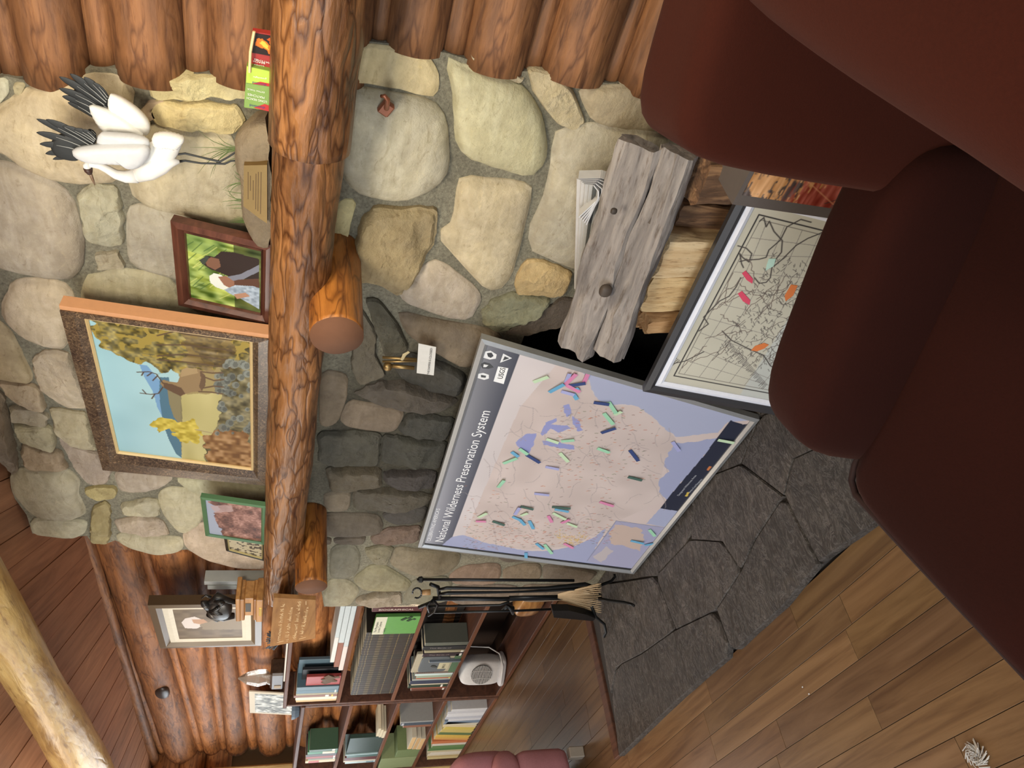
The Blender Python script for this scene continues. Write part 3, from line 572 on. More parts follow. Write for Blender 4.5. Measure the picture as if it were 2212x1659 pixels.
E_ = [(W(a, b, Y=FY).z, W(a, b, Y=FY).x) for a, b in right_edge]
def edge_x(z):
    if z > E_[0][0]: return E_[0][1] - .02
    for (z0, x0), (z1, x1) in zip(E_[:-1], E_[1:]):
        if z1 <= z <= z0: return x0 + (x1 - x0) * (z0 - z) / max(1e-6, z0 - z1) - .012
    return -.735
wr = MB().box((-.95, FY + .10, 0), (1.6, FY + .34, 2.5)).build('wall_right_of_chimney', plain((60, 40, 26), .9)); tag(wr, kind='structure')
log_wall('r', list(zip(zs[:-1], zs[1:])), edge_x, 1.5, FY, parent=wr)
# left wall behind the bookcases
YL = 2.10
wl = MB().box((-6.75, YL + .08, 0), (-2.4, YL + .3, 2.5)).build('wall_left_of_chimney', plain((58, 40, 28), .9)); tag(wl, kind='structure')
pairs = [(179, 325), (217, 340), (309, 416), (330, 428), (420, 472), (446, 484), (487, 532), (508, 553)]
ZL = [(W(a, 1209, Y=YL), W(b, 1575, Y=YL)) for a, b in pairs]
def zat(pr, x): a, b = pr; return a.z + (b.z - a.z) * (x - a.x) / (b.x - a.x)
rows = [(zat(p, -6.72), zat(p, -2.4)) for p in ZL]; step = .215; z = rows[-1]
while z[0] > .2:
    for s_ in (step, .06): rows.append((z[0] - s_, z[1] - s_ * .98)); z = rows[-1]
for i in range(len(rows) - 1):
    (a0, a1), (b0, b1) = rows[i], rows[i + 1]; r0 = (a0 - b0) / 2; r1 = (a1 - b1) / 2; wide = max(r0, r1) > .045; k = (.8 + rng.random() * .35) * (1 if wide else 1.05)
    r0, r1 = max(r0, .03), max(r1, .025)
    log_obj('wall_log', (-6.72, YL + r0 * .2, (a0 + b0) / 2), (-2.4, YL + r1 * .2, (a1 + b1) / 2), r0 * 1.05, r1 * 1.05, M_wlog, wl, 24, 60, .05, seed=i * 3.1, color=(k * 1.45, k * 1.3, k * 1.08))
KN = W(350, 1500, Y=YL - .10); MB().add(*soft((KN.x - .10, YL - .118, KN.z - .05), (KN.x + .09, YL - .05, KN.z + .05), 2.0, 8, .012)).build('knot', plain((52, 38, 30), .4), wl, True)
# wall at far left with the window post
ws = MB().box((-7.0, -3.6, 0), (-6.86, 2.4, .7)).box((-7.0, 1.86, .7), (-6.86, 2.4, 2.5)).box((-7.0, -3.6, .7), (-6.86, .2, 2.5)).box((-7.0, .2, 2.15), (-6.86, 1.86, 2.5)).build('wall_far_left', plain((120, 92, 60), .8)); tag(ws, kind='structure')
for i, zc in enumerate([2.22, 2.03, 1.84]): log_obj('wall_log', (-6.80, 1.86, zc), (-6.80, 2.12, zc), .1, .1, M_wlog, ws, 18, 6, .03, seed=i, color=(1.5, 1.4, 1.25))
for zc in (.66, .5): log_obj('wall_log', (-6.82, -1, zc), (-6.82, 2.1, zc), .085, .085, M_wlog, ws, 18, 12, .03, seed=zc, color=(1.2, 1.1, 1.0))
po = MB().bbox((-6.78, 1.80, 0), (-6.60, 1.925, 1.985), .012).build('trim_1', M_post); tag(po, kind='structure')
wn = MB()
for q in (((-6.99, .2, .7), (-6.88, .26, 2.15)), ((-6.99, 1.80, .7), (-6.88, 1.86, 2.15)), ((-6.99, .2, .7), (-6.88, 1.86, .76)), ((-6.99, .2, 2.09), (-6.88, 1.86, 2.15)), ((-6.96, 1.0, .7), (-6.92, 1.05, 2.15))): wn.box(*q)
wn = wn.build('window_1', M_post); tag(wn, kind='structure'); gm, gnt, gb_ = mk('window_glass'); gb_.inputs['Transmission Weight'].default_value = 1; gb_.inputs['Roughness'].default_value = 0; gb_.inputs['IOR'].default_value = 1.45
for y0_, y1_ in ((.26, 1.0), (1.05, 1.80)): MB().box((-6.978, y0_, .76), (-6.974, y1_, 2.09)).build('pane', gm, wn)
# ceiling boards, laid diagonally
ceil = MB().box((-7.0, -3.6, 2.345), (1.6, 2.4, 2.43)).build('ceiling', plain((96, 64, 44), .9)); tag(ceil, kind='structure')
bw = .105; dirv = Vector((-.72, .694, 0)).normalized(); nrm = Vector((dirv.y, -dirv.x, 0))
import itertools
def clip(poly, ax, lim, keep):
    out = []
    for i in range(len(poly)):
        a, b = poly[i], poly[(i + 1) % len(poly)]; ia = (a[ax] - lim) * keep >= 0; ib = (b[ax] - lim) * keep >= 0
        if ia: out.append(a)
        if ia != ib: t = (lim - a[ax]) / (b[ax] - a[ax]); out.append(a.lerp(b, t))
    return out
for i in range(-62, 62):
    o = Vector((-3.6, 1.2, 0)) + nrm * (i * bw); P = [o - dirv * 8, o + dirv * 8, o + dirv * 8 + nrm * (bw - .003), o - dirv * 8 + nrm * (bw - .003)]
    for ax, lim, kp in ((0, -6.9, 1), (0, .6, -1), (1, .2, 1), (1, 2.2, -1)):
        P = clip(P, ax, lim, kp)
        if not P: break
    if len(P) < 3: continue
    n = len(P); zt = 2.325 + (i % 2) * .0015; v = [(p.x, p.y, zt) for p in P] + [(p.x, p.y, 2.345) for p in P]; f = [tuple(range(n)), tuple(range(2 * n - 1, n - 1, -1))] + [(j, (j + 1) % n, (j + 1) % n + n, j + n) for j in range(n)]
    # board coordinates run along its own length
    ang = math.atan2(dirv.y, dirv.x); R = Matrix.Rotation(ang, 4, 'Z'); v = [R.inverted() @ Vector(q) for q in v]; k = .88 + rng.random() * .28
    MB().add(v, f).build('ceiling_board', M_ceil, ceil, M=R, color=(k, k * .98, k * .96))
tr = log_obj('trim_2', (-6.8, YL - .06, 2.30), (-3.1, YL - .06, 2.335), .035, .03, M_wlog, None, 12, 20, .08, color=(.95, .9, .8)); tag(tr, kind='structure')
bm_ = log_obj('ceiling_beam', (-6.85, 1.265, 2.195), (.5, .972, 2.20), .122, .042, M_beam, None, 30, 110, .05, seed=4, lump=lambda t, a: 1 + .18 * math.exp(-((t - .30) / .02) ** 2) * max(0, -math.sin(a)) + .05 * math.sin(t * 31)); tag(bm_, kind='structure')
# ---------------------------------------------------------------- mantel
mantel = empty('mantel', (-1.5, 1.5, 1.45), 'long varnished round log mantel across the stone chimney', 'mantel')
MZ = 1.4535
def msect(y, z, r):
    if y > 0: y = .115 * (y / r) if abs(y) < r else .115; 
    else: y = y
    if y > 0.02: z = max(-r * .8, min(r * .97, z * 1.6))
    return y, min(z, r * .97)
P0 = W(612, 1316, Y=1.44)
log_obj('mantel_log', (-2.86, 1.455, MZ), (-.845, 1.455, MZ + .002), .0665, .0735, M_mant, mantel, 44, 190, .045, seed=2, caps=plain((90, 60, 38), .5), sect=msect,
        lump=lambda t, a: 1 + .03 * math.sin(t * 23 + 1) * math.cos(a * 2) + .05 * mnoise.noise(Vector((t * 30, math.cos(a) * 2, math.sin(a) * 2))))
log_obj('mantel_log', (-.885, 1.45, MZ + .001), (1.3, 1.43, MZ - .002), .0825, .088, M_mant, mantel, 44, 120, .05, seed=8, caps=plain((120, 78, 46), .9), sect=msect,
        lump=lambda t, a: 1 + .05 * mnoise.noise(Vector((t * 24, math.cos(a) * 2, math.sin(a) * 2))))
for (px, py), r, rb in (((728, 726), .062, .066), ((672, 1268), .054, .057)):
    c = W(px, py, Y=1.30); b = log_obj('support_log', (c.x, 1.30, c.z), (c.x + .004, 1.61, c.z + .012), r, rb, M_mantY, mantel, 36, 24, .04, seed=px, caps=plain((112, 74, 50), .85))
# log material runs along world y on these, so keep local mesh axes in world terms
# ---------------------------------------------------------------- things on the mantel
MT = 1.5175                                          # top of the mantel
def pxr(p, rpx): return rpx * (Vector(p) - Vector((0, 0, EYE))).length / 1900
def ptube(mb, pts, Y, n=10, mi=0, flat=1.0, yoff=None):  # (px, py, radius px)
    P = [W(a, b, Y=Y + (yoff[i] if yoff else 0)) for i, (a, b, r) in enumerate(pts)]; return mb.tube(P, [pxr(p, t[2]) for p, t in zip(P, pts)], n, mi, True, 1.0, up=(0, 1, 0), fu=flat)
# elk painting
el = Panel('framed_painting', -2.166, 1.5, MT, -.059, .083, 'large framed oil painting of an elk in an autumn valley, leaning on the mantel', 'painting')
eo = el.P([(135, 657), (577, 719), (577, 1037), (226, 1003)]); eo[1] = (eo[1][0], 0.0); eo[2] = (eo[2][0], 0.0)
zq = [(188, 677), (545, 727), (547, 1007), (256, 970)]; ei = el.P(zq); 

def marb():
    m, nt, b = mk('marbled_frame'); v = coords(nt); n = nz(nt, v, 70, 8, .75, 2.5); n2 = nz(nt, v, 12, 4)
    cc = ramp(nt, n, [(.34, S(40, 30, 26)), (.48, S(78, 62, 52)), (.58, S(112, 92, 74)), (.7, S(176, 142, 116))]); cc = mixc(nt, cc, ramp(nt, n2, [(.35, (.7, .68, .66)), (.65, (1.15, 1.15, 1.0))]), 1., 'MULTIPLY')
    nt.links.new(cc, b.inputs['Base Color']); b.inputs['Roughness'].default_value = .28; return m
M_marb = marb()
fr = el.frame('frame', eo, ei, -.022, -.012, .012, M_marb); fr.color = (*S(92, 76, 66), 1)
el.slab('frame_edge', [eo[0], (eo[0][0] + .014, eo[0][1]), (eo[1][0] + .014, 0), eo[1]] if eo[0][0] > eo[2][0] else [eo[0], eo[1], (eo[1][0] + .014, 0), (eo[0][0] + .014, eo[0][1])], -.018, .016, plain((206, 150, 106), .6))
el.frame('gold_liner', inset(ei, -.003), inset(ei, .005), -.014, -.012, -.004, plain((226, 196, 140), .4))
TL, TR, BR, BL = ei[3], ei[0], ei[1], ei[2]
cv = Canvas(el, [TL, TR, BR, BL], 300, 240, (150, 190, 200), -.008)
cv.c += (cv.v[:, None] * np.array([25, 12, 0])); cv.noise(.02, 12, 1)
cv.fill([(301, 787), (318, 790), (345, 822), (352, 903), (340, 880), (330, 845), (312, 815)], (112, 152, 190))
cv.fill([(345, 815), (365, 815), (370, 870), (392, 905), (394, 990), (380, 980), (365, 950), (352, 915), (347, 880), (344, 850)], (72, 108, 128))
cv.fill([(362, 840), (400, 840), (400, 990), (392, 980), (390, 920), (375, 900), (365, 870)], (128, 118, 86))
cv.fill([(390, 840), (480, 840), (480, 1015), (392, 1000), (394, 900)], (178, 168, 112)); cv.noise(.05, 30, 3, cv.inside([(390, 840), (480, 840), (480, 1015), (392, 1000)]), ax=.3)
cv.fill([(388, 780), (482, 780), (482, 850), (392, 850)], (150, 134, 88), jag=.012); fg = cv.fill([(468, 690), (560, 700), (560, 1020), (445, 1012), (440, 960), (466, 930), (478, 850)], (104, 96, 66), jag=.02); cv.noise(.16, 45, 4, fg); cv.noise(.1, 120, 5, fg, tint=(1, .9, .6))
fo = cv.fill([(180, 660), (560, 690), (560, 745), (500, 790), (440, 800), (405, 822), (372, 800), (345, 806), (310, 786), (285, 776), (240, 765), (222, 742), (205, 712)], (118, 106, 56), jag=.035, js=45); cv.noise(.17, 55, 6, fo); cv.noise(.13, 140, 7, fo, tint=(1.2, 1, .3))
w = vnoise(cv.x, cv.z, 60, 9); bright = fo & (w > .72); cv.c[bright] = (152, 132, 60); sk = fo & (vnoise(cv.x, cv.z, 38, 12) > .8) & (cv.u < .75) & (cv.v < .45); cv.c[sk] = (140, 178, 186)
tk = cv.fill([(385, 695), (500, 710), (505, 790), (440, 800), (400, 790)], (96, 76, 54), .55, jag=.03); cv.noise(.12, 90, 8, tk, az=.15)
for a, b, c in ((700, 25, 0), (712, -8, 1), (735, 10, 0), (755, 14, 2), (772, 5, 1)): cv.line([(340, a + b), (400, a + 10), (500, a + 22 + c)], (86, 66, 48), .0022)
lt = cv.fill([(318, 917), (345, 900), (370, 903), (385, 912), (422, 905), (434, 930), (425, 958), (385, 952), (370, 928), (345, 932)], (184, 164, 60), jag=.022, js=80); cv.noise(.12, 100, 10, lt); cv.line([(422, 928), (465, 937)], (150, 130, 100), .0018)
rb = cv.fill([(440, 945), (480, 925), (520, 930), (548, 960), (548, 1012), (450, 1005)], (134, 96, 54), jag=.03); cv.noise(.15, 80, 11, rb)
for _ in range(46):
    a, b = 468 + rng.random() * 76, 775 + rng.random() * 165; r = 3 + rng.random() * 7; g = 96 + rng.random() * 44
    cv.fill([(a + r * math.cos(t) * 1.1, b + r * math.sin(t)) for t in np.linspace(0, 6.2, 9)[:-1]], (g, g * 1.04, g * .98), .85); cv.fill([(a + r * .3 + r * .7 * math.cos(t), b + r * .7 * math.sin(t)) for t in np.linspace(0, 6.2, 7)[:-1]], (g * .6, g * .62, g * .58), .6)
elk = [(392, 800), (402, 794), (425, 796), (436, 800), (444, 812), (444, 832), (436, 845), (415, 847), (404, 850), (390, 856), (372, 847), (354, 838), (346, 828), (352, 820), (366, 824), (384, 826), (388, 815)]
cv.fill(elk, (138, 114, 80)); cv.fill([(392, 800), (402, 794), (425, 796), (428, 806), (400, 812), (390, 815)], (160, 136, 98)); cv.fill([(354, 838), (372, 847), (390, 856), (400, 850), (392, 838), (372, 830), (352, 826)], (92, 68, 48)); cv.fill([(432, 802), (444, 812), (444, 832), (436, 845), (430, 835), (434, 818)], (98, 76, 54))
for l in ([(436, 803), (458, 806), (480, 805)], [(440, 814), (462, 822), (482, 820)], [(440, 838), (462, 834), (482, 836)], [(430, 846), (456, 847), (480, 851)]): cv.line(l, (92, 70, 50), .0028)
for l in ([(352, 828), (338, 808), (322, 803), (296, 804)], [(310, 804), (306, 811)], [(328, 805), (318, 812)], [(352, 836), (342, 850), (326, 852), (303, 849)], [(316, 851), (308, 842)], [(334, 852), (328, 861)], [(340, 812), (330, 822)]): cv.line(l, (74, 54, 42), .0017)
cv.build('canvas', M_oil)
# photo of two people
ph = Panel('picture_frame', -1.454, 1.497, MT, -.048, .2, 'brown wooden frame holding a colour photo of two seated people, beside the rock base', 'picture frame')
po_ = ph.P([(372, 470), (577, 520), (577, 695), (389, 653)]); po_[1] = (po_[1][0], 0.); po_[2] = (po_[2][0], 0.)
pin = ph.P([(393, 495), (560, 535), (560, 654), (407, 640)]); pin = inset(po_, .026)
ph.frame('frame', po_, pin, -.012, -.004, .012, M_redframe); ph.frame('inner_lip', pin, inset(pin, .004), -.006, -.003, 0, M_redframe)
cv = Canvas(ph, [pin[3], pin[0], pin[1], pin[2]], 150, 130, (120, 140, 66), -.002)
cv.c += ((vnoise(cv.x, cv.z, 40, 2, ) - .4) * 110)[:, None] * np.array([1, .9, .5]); cv.noise(.16, 130, 4, az=.4); cv.fill([(385, 480), (470, 500), (470, 560), (400, 540)], (96, 128, 70), .4)
k = cv.v > .62; cv.c[k] = cv.c[k] * .55
for s_ in range(26):
    a, b = 395 + rng.random() * 80, 500 + rng.random() * 150; cv.line([(a, b), (a + 22, b - 8 - rng.random() * 14)], (200, 204, 120) if s_ % 2 else (60, 90, 44), .0011, .7)
cv.fill([(430, 562), (450, 552), (463, 555), (478, 543), (505, 545), (560, 560), (560, 604), (505, 602), (470, 587), (455, 582), (440, 572)], (48, 37, 34)); cv.fill([(441, 562), (456, 556), (473, 560), (477, 576), (465, 583), (448, 575)], (118, 84, 66)); cv.fill([(431, 562), (446, 552), (452, 556), (442, 572), (436, 570)], (60, 66, 58))
cv.fill([(480, 600), (520, 592), (560, 572), (560, 586), (525, 604), (490, 612)], (118, 120, 132)); cv.fill([(486, 612), (515, 604), (560, 602), (560, 624), (520, 622)], (88, 60, 48))
cv.fill([(452, 596), (462, 590), (478, 594), (490, 604), (495, 622), (482, 626), (466, 620), (454, 610)], (214, 218, 208)); cv.fill([(471, 598), (488, 596), (506, 608), (507, 618), (496, 622), (484, 616)], (140, 100, 80))
cv.fill([(484, 626), (508, 616), (545, 618), (560, 622), (560, 668), (520, 645), (495, 634)], (150, 164, 178)); cv.noise(.12, 160, 6, cv.inside([(484, 626), (508, 616), (560, 622), (560, 668), (520, 645)]))
cv.fill([(505, 636), (530, 632), (540, 640), (512, 646)], (170, 130, 106)); cv.build('photograph', M_print)
# green framed photo and small dark framed print
gf = Panel('picture_frame', -2.55, 1.495, MT, -.127, .139, 'green framed photo of red rock cliffs near the left end of the mantel', 'picture frame')
go = gf.P([(434, 1069), (568, 1088), (568, 1172), (445, 1153)]); go[1] = (go[1][0], 0); go[2] = (go[2][0], 0); gi = inset(go, .014)
gf.frame('frame', go, gi, -.008, -.006, .008, plain((86, 124, 84), .45))
cv = Canvas(gf, [gi[3], gi[0], gi[1], gi[2]], 100, 90, (150, 158, 176), -.003)
m = cv.fill([(448, 1085), (475, 1098), (462, 1108), (470, 1130), (480, 1150), (480, 1165), (590, 1180), (590, 1080), (460, 1070)], (120, 74, 60), jag=.012, js=90); cv.noise(.2, 60, 3, m, ax=.5); cv.noise(.12, 200, 4, m); cv.fill([(455, 1092), (500, 1092), (505, 1104), (465, 1108)], (176, 150, 148), .8, jag=.01); cv.build('photograph', M_print)
df = Panel('picture_frame', -2.70, 1.53, MT, -.12, .14, 'small dark framed sketch with gold liner behind the green frame', 'picture frame')
do = df.P([(480, 1130), (568, 1148), (568, 1208), (489, 1186)]); do[1] = (do[1][0], 0); do[2] = (do[2][0], 0); di = inset(do, .010)
df.frame('frame', do, di, -.006, -.005, .006, plain((44, 40, 32), .4)); df.frame('gold_liner', di, inset(di, .004), -.004, -.003, 0, plain((206, 188, 130), .4)); di = inset(di, .004)
cv = Canvas(df, [di[3], di[0], di[1], di[2]], 50, 60, (176, 164, 134), -.001); m = vnoise(cv.x, cv.z, 110, 3) > .62; cv.c[m] = (64, 54, 42); cv.build('print', M_print)
# rock base with plaque, crane and grass
rock = empty('crane_sculpture', (-1.05, 1.5, MT), 'white crane sculpture with black wing tips landing on a grey rock base', 'sculpture')
RY = 1.52
rp = [(585, 243), (560, 247), (538, 262), (516, 278), (508, 292), (512, 320), (511, 345), (521, 352), (523, 400), (524, 440), (532, 470), (545, 496), (560, 512), (586, 520)]
Q = resample(chaikin(XZ(rp, RY), 1), 40); n = 40; cx = sum(q[0] for q in Q) / n; v = []
for y, s_ in ((RY + .05, .9), (RY + .035, .98), (RY, 1.0), (RY - .03, 1.0), (RY - .05, .93), (RY - .057, .8)):
    for q in Q:
        z = MT + (max(q[1], MT) - MT) * s_; x = cx + (q[0] - cx) * s_; p = Vector((x * 22, y * 22, z * 22)); d = .006 * mnoise.noise(p) + .003 * mnoise.noise(p * 2.6); v.append((x + d, y + d, z + d if z > MT + .01 else z))
f = [(i * n + j, (i + 1) * n + j, (i + 1) * n + (j + 1) % n, i * n + (j + 1) % n) for i in range(5) for j in range(n)] + [tuple(range(n)), tuple(range(6 * n - 1, 5 * n - 1, -1))]
auto_smooth(MB().add(v, f).build('rock_base', M_rough, rock, color=S(142, 128, 108)), 50)
pq = [(527, 356), (577, 355), (577, 481), (560, 470), (526, 444)]; pl = MB().prism(XZ(pq, RY - .07), RY - .0725, RY - .055); pl = pl.build('name_plate', M_brass, rock); pl.color = (*S(170, 132, 62), 1)
ink = MB()
for px, a, b in ((536, 372, 430), (541, 380, 412), (547, 390, 432), (553, 376, 452), (558, 372, 456), (564, 372, 462)):
    q = W(px, a, Y=RY - .0727); r_ = W(px, b, Y=RY - .0727); ink.box((r_.x, RY - .0732, q.z - .0008), (q.x, RY - .0724, q.z + .0008))
ink.build('engraving', plain((92, 68, 36), .6), rock)
zc = lambda pts: [(a * .2712, b * .2712, r * .2712) for a, b, r in pts]
CY = 1.50
M_cw = plain((232, 231, 226), .55); M_cg = plain((202, 204, 206), .6); M_cb = plain((40, 43, 44), .6)
b_ = MB(); ptube(b_, zc([(1085, 1420, 12), (1090, 1390, 62), (1135, 1345, 92), (1210, 1285, 118), (1290, 1215, 112), (1350, 1165, 88), (1410, 1130, 50), (1440, 1120, 20)]), CY, 18, flat=.75)
ptube(b_, zc([(1090, 1400, 56), (1180, 1350, 88), (1290, 1300, 84), (1370, 1288, 42), (1430, 1287, 14)]), CY - .01, 12); ptube(b_, zc([(1250, 1230, 60), (1320, 1230, 42), (1370, 1238, 16)]), CY + .02, 12)
b_.build('body', M_cw, rock, True)
b_ = MB(); ptube(b_, zc([(690, 1318, 18), (730, 1308, 26), (790, 1316, 30), (850, 1346, 32), (920, 1388, 38), (1000, 1408, 48), (1090, 1400, 58)]), CY - .012, 14); b_.build('neck', M_cw, rock, True)
b_ = MB(); ptube(b_, zc([(700, 1290, 10), (692, 1315, 28), (700, 1345, 32), (712, 1368, 24), (722, 1385, 14)]), CY - .014, 12); b_.build('head', M_cw, rock, True)
b_ = MB(); ptube(b_, zc([(700, 1338, 34), (706, 1362, 30), (716, 1384, 18)]), CY - .017, 12); b_.build('face_mask', plain((66, 44, 36), .5), rock, True)
b_ = MB(); ptube(b_, zc([(716, 1372, 15), (736, 1425, 12), (756, 1475, 3)]), CY - .014, 8); b_.build('beak', plain((124, 98, 76), .4), rock, True)
for L_ in (zc([(1352, 1240, 13), (1400, 1232, 9), (1475, 1222, 9), (1600, 1252, 8), (1752, 1288, 10), (1820, 1250, 8), (1880, 1210, 8)]), zc([(1428, 1286, 12), (1475, 1280, 9), (1600, 1300, 8), (1700, 1302, 8), (1790, 1305, 9), (1840, 1282, 8), (1888, 1278, 7)])):
    b_ = MB(); ptube(b_, L_, CY, 8); b_.build('leg', M_cb, rock, True)
def plate(name, pts, Y, th, mat, parent, ridge=0, it=1):
    P = resample(chaikin([(p[0], p[1]) for p in XZ([(a * .2712, b * .2712) for a, b in pts], Y)], it), 44); n = 44; c = (sum(p[0] for p in P) / n, sum(p[1] for p in P) / n); v = []
    for y, s_ in ((Y + th * .5, .97), (Y, 1), (Y - th * .5, .96), (Y - th * .9, .8), (Y - th, .5)):
        for j, p in enumerate(P):
            d = ridge * (1 if j % 2 else -1) * (s_ < .99); v.append((c[0] + (p[0] - c[0]) * s_, y + d, c[1] + (p[1] - c[1]) * s_))
    v.append((c[0], Y - th, c[1])); f = [(i * n + j, (i + 1) * n + j, (i + 1) * n + (j + 1) % n, i * n + (j + 1) % n) for i in range(4) for j in range(n)] + [tuple(range(n))] + [(4 * n + j, 4 * n + (j + 1) % n, 5 * n) for j in range(n)]
    return MB().add(v, f).build(name, mat, parent, True)
plate('tail', [(1200, 1080), (1290, 1052), (1400, 1070), (1480, 1103), (1455, 1145), (1410, 1192), (1340, 1165), (1230, 1180)], CY - .02, .014, M_cw, rock, .0012)
plate('wing', [(775, 1056), (900, 1064), (1060, 1075), (1160, 1098), (1196, 1130), (1190, 1175), (1030, 1168), (765, 1170)], CY - .02, .012, M_cg, rock, .001)
plate('wing', [(1190, 1160), (1030, 1150), (760, 1158), (610, 1178), (560, 1208), (600, 1245), (645, 1272), (730, 1290), (900, 1292), (1000, 1300), (1040, 1340), (1120, 1330), (1200, 1240)], CY - .034, .016, M_cg, rock, .0004)
plate('wing', [(860, 742), (940, 765), (1010, 805), (1120, 885), (1195, 975), (1200, 1045), (1165, 1088), (1050, 1000), (900, 880), (856, 868)], CY + .03, .012, M_cw, rock, .001)
plate('wing', [(700, 845), (740, 836), (860, 878), (1000, 955), (1110, 1040), (1165, 1085), (1060, 1080), (930, 1066), (822, 1052), (760, 970)], CY + .018, .012, M_cw, rock, .0008)
plate('wing_primaries', [(768, 1048), (768, 1165), (620, 1180), (575, 1215), (645, 1278), (560, 1280), (450, 1250), (400, 1190), (410, 1110), (470, 1065), (600, 1050), (700, 1040)], CY - .016, .008, M_cb, rock)
plate('wing_primaries', [(865, 745), (858, 872), (738, 945), (640, 860), (575, 780), (590, 700), (660, 650), (750, 672)], CY + .036, .008, M_cb, rock)
F1 = [((760, 1110), (655, 1036), 17), ((755, 1120), (592, 1030), 24), ((750, 1130), (497, 1008), 26), ((740, 1145), (366, 952), 26), ((720, 1160), (290, 948), 25), ((680, 1180), (290, 1056), 26), ((650, 1205), (316, 1148), 24), ((650, 1225), (362, 1226), 22), ((650, 1255), (420, 1270), 16), ((760, 1075), (700, 1040), 12)]
F2 = [((856, 775), (742, 660), 17), ((850, 795), (668, 615), 24), ((845, 815), (556, 588), 26), ((830, 835), (470, 612), 26), ((800, 858), (470, 706), 25), ((765, 880), (495, 768), 24), ((745, 925), (540, 818), 20), ((855, 860), (700, 800), 22)]
for FF, yy in ((F1, CY - .028), (F2, CY + .024)):
    for i, (a, b, r) in enumerate(FF):
        P = [(a[0] + (b[0] - a[0]) * t, a[1] + (b[1] - a[1]) * t - 14 * math.sin(t * 3.1), r * w_ * 1.25) for t, w_ in ((0, .7), (.2, .95), (.45, 1.05), (.7, 1.0), (.86, .72), (.95, .4), (1, .08))]
        m = MB(); ptube(m, zc(P), yy + i * .0012, 8, flat=.12); m.build('wing_feather', M_cb, rock, True)
        m = MB(); ptube(m, zc([(a[0] + (b[0] - a[0]) * t, a[1] + (b[1] - a[1]) * t - 14 * math.sin(t * 3.1), w_) for t, w_ in ((0, 4), (.3, 3), (.6, 1.2))]), yy + i * .0012 - .0035, 5); m.build('feather_quill', plain((150, 152, 150), .6), rock)
g = MB()
for i in range(26):
    side = i % 2; bx, by = (518, 318 + rng.random() * 8) if i < 12 else (523, 340 + rng.random() * 110); L = 40 + rng.random() * 70 if i < 12 else 18 + rng.random() * 30; an = (rng.random() - .5) * 1.5
    P = [W(bx - L * t * math.cos(an * t), by + L * t * math.sin(an) * t * 1.1, Y=RY - .01 - rng.random() * .004) for t in (0, .3, .6, .8, 1)]; g.tube(P, [.0011, .0010, .0008, .0005, .0002], 4)
tag(g.build('grass_tuft', plain((92, 108, 62), .7), rock), kind='stuff')
g = MB(); 
for i in range(5): P = [W(570 - 60 * t - i * 5 * t, 482 - 14 * t + i * 3 * t, Y=RY + .055) for t in (0, .5, 1)]; g.tube(P, [.0016, .0012, .0003], 5)
g.build('grass_tuft', plain((120, 150, 84), .7), rock)
# match boxes
BX = Panel('match_box', W(580, 240, Y=1.47).x, 1.47, MT, -.06, 0, 'upright green and red box of long matches beside the rock base', 'matchbox')
bo = BX.P([(527, 232), (588, 240), (592, 155), (533, 142)]); bo = [(p[0], max(p[1], 0)) for p in bo]
BX.slab('box', bo, 0, .016, plain((120, 150, 60), .5)); xs = [p[0] for p in bo]; zs_ = [p[1] for p in bo]
def strip(panel, name, q, c, d=-.0008, parent=None): return panel.slab(name, panel.P(q), d, d + .0007, plain(c, .45), parent)
strip(BX, 'label_panel', [(528, 231), (588, 239), (591, 188), (532, 179)], (126, 158, 78)); strip(BX, 'label_panel', [(532, 178), (591, 187), (592, 156), (533, 143)], (176, 204, 72))
strip(BX, 'red_band', [(548, 232), (581, 240), (583, 228), (572, 224)], (186, 40, 40), -.0012); strip(BX, 'red_band', [(545, 180), (582, 186), (583, 180), (562, 176)], (186, 40, 40), -.0012)
MW, MBLU, MRED = plain((238, 240, 226), .5), plain((46, 62, 120), .5), plain((178, 40, 38), .5)
for t, a, b, h, m_ in (('diamond', (573, 230), (540, 224), .008, MBLU), ('LONG REACH', (577, 217), (534, 208), .007, MW), ('MATCHES', (572, 208), (536, 200), .007, MW), ('EXTRA THICK', (572, 197), (535, 189), .005, MW), ('diamond', (576, 181), (546, 175), .006, MBLU), ('greenlight', (576, 168), (547, 163), .005, MW)): BX.text('lettering', t, a, b, h, m_)
B2 = Panel('match_box', W(580, 150, Y=1.47).x, 1.476, MT, -.06, 0, 'red box of long matches printed with a flame, at the right of the green box', 'matchbox')
b2 = B2.P([(535, 141), (592, 154), (594, 76), (545, 68)]); b2 = [(p[0], max(p[1], 0)) for p in b2]; B2.slab('box', b2, 0, .014, plain((160, 44, 38), .5))
cv = Canvas(B2, [B2.loc(543, 113), B2.loc(546, 70), B2.loc(593, 78), B2.loc(592, 122)], 40, 50, (38, 26, 22), -.001)
for q, c in (([(550, 100), (556, 84), (568, 82), (580, 96), (590, 112), (582, 116), (572, 104), (562, 102)], (214, 112, 34)), ([(558, 92), (566, 86), (576, 98), (584, 110), (574, 102)], (250, 186, 70)), ([(576, 84), (590, 80), (590, 100), (582, 92)], (190, 84, 30))): cv.fill(q, c, jag=.004, js=200)
cv.build('flame_picture', M_print)
for t, a, b in (('LONG', (571, 141), (550, 137)), ('REACH', (573, 134), (548, 129)), ('MATCHES', (586, 134), (550, 125))): B2.text('lettering', t, a, b, .005, MW)
mt_ = MB().tube([W(549, 68, Y=1.462), W(541, 112, Y=1.462), W(539, 156, Y=1.462)], .0028, 6).build('long_match', plain((226, 200, 150), .6), B2.root); 
nt_ = Panel('sticky_note_pad', W(577, 808, Y=1.48).x, 1.48, MT, 0, 0, 'small pink strip of paper standing in front of the elk painting', 'sticky note')
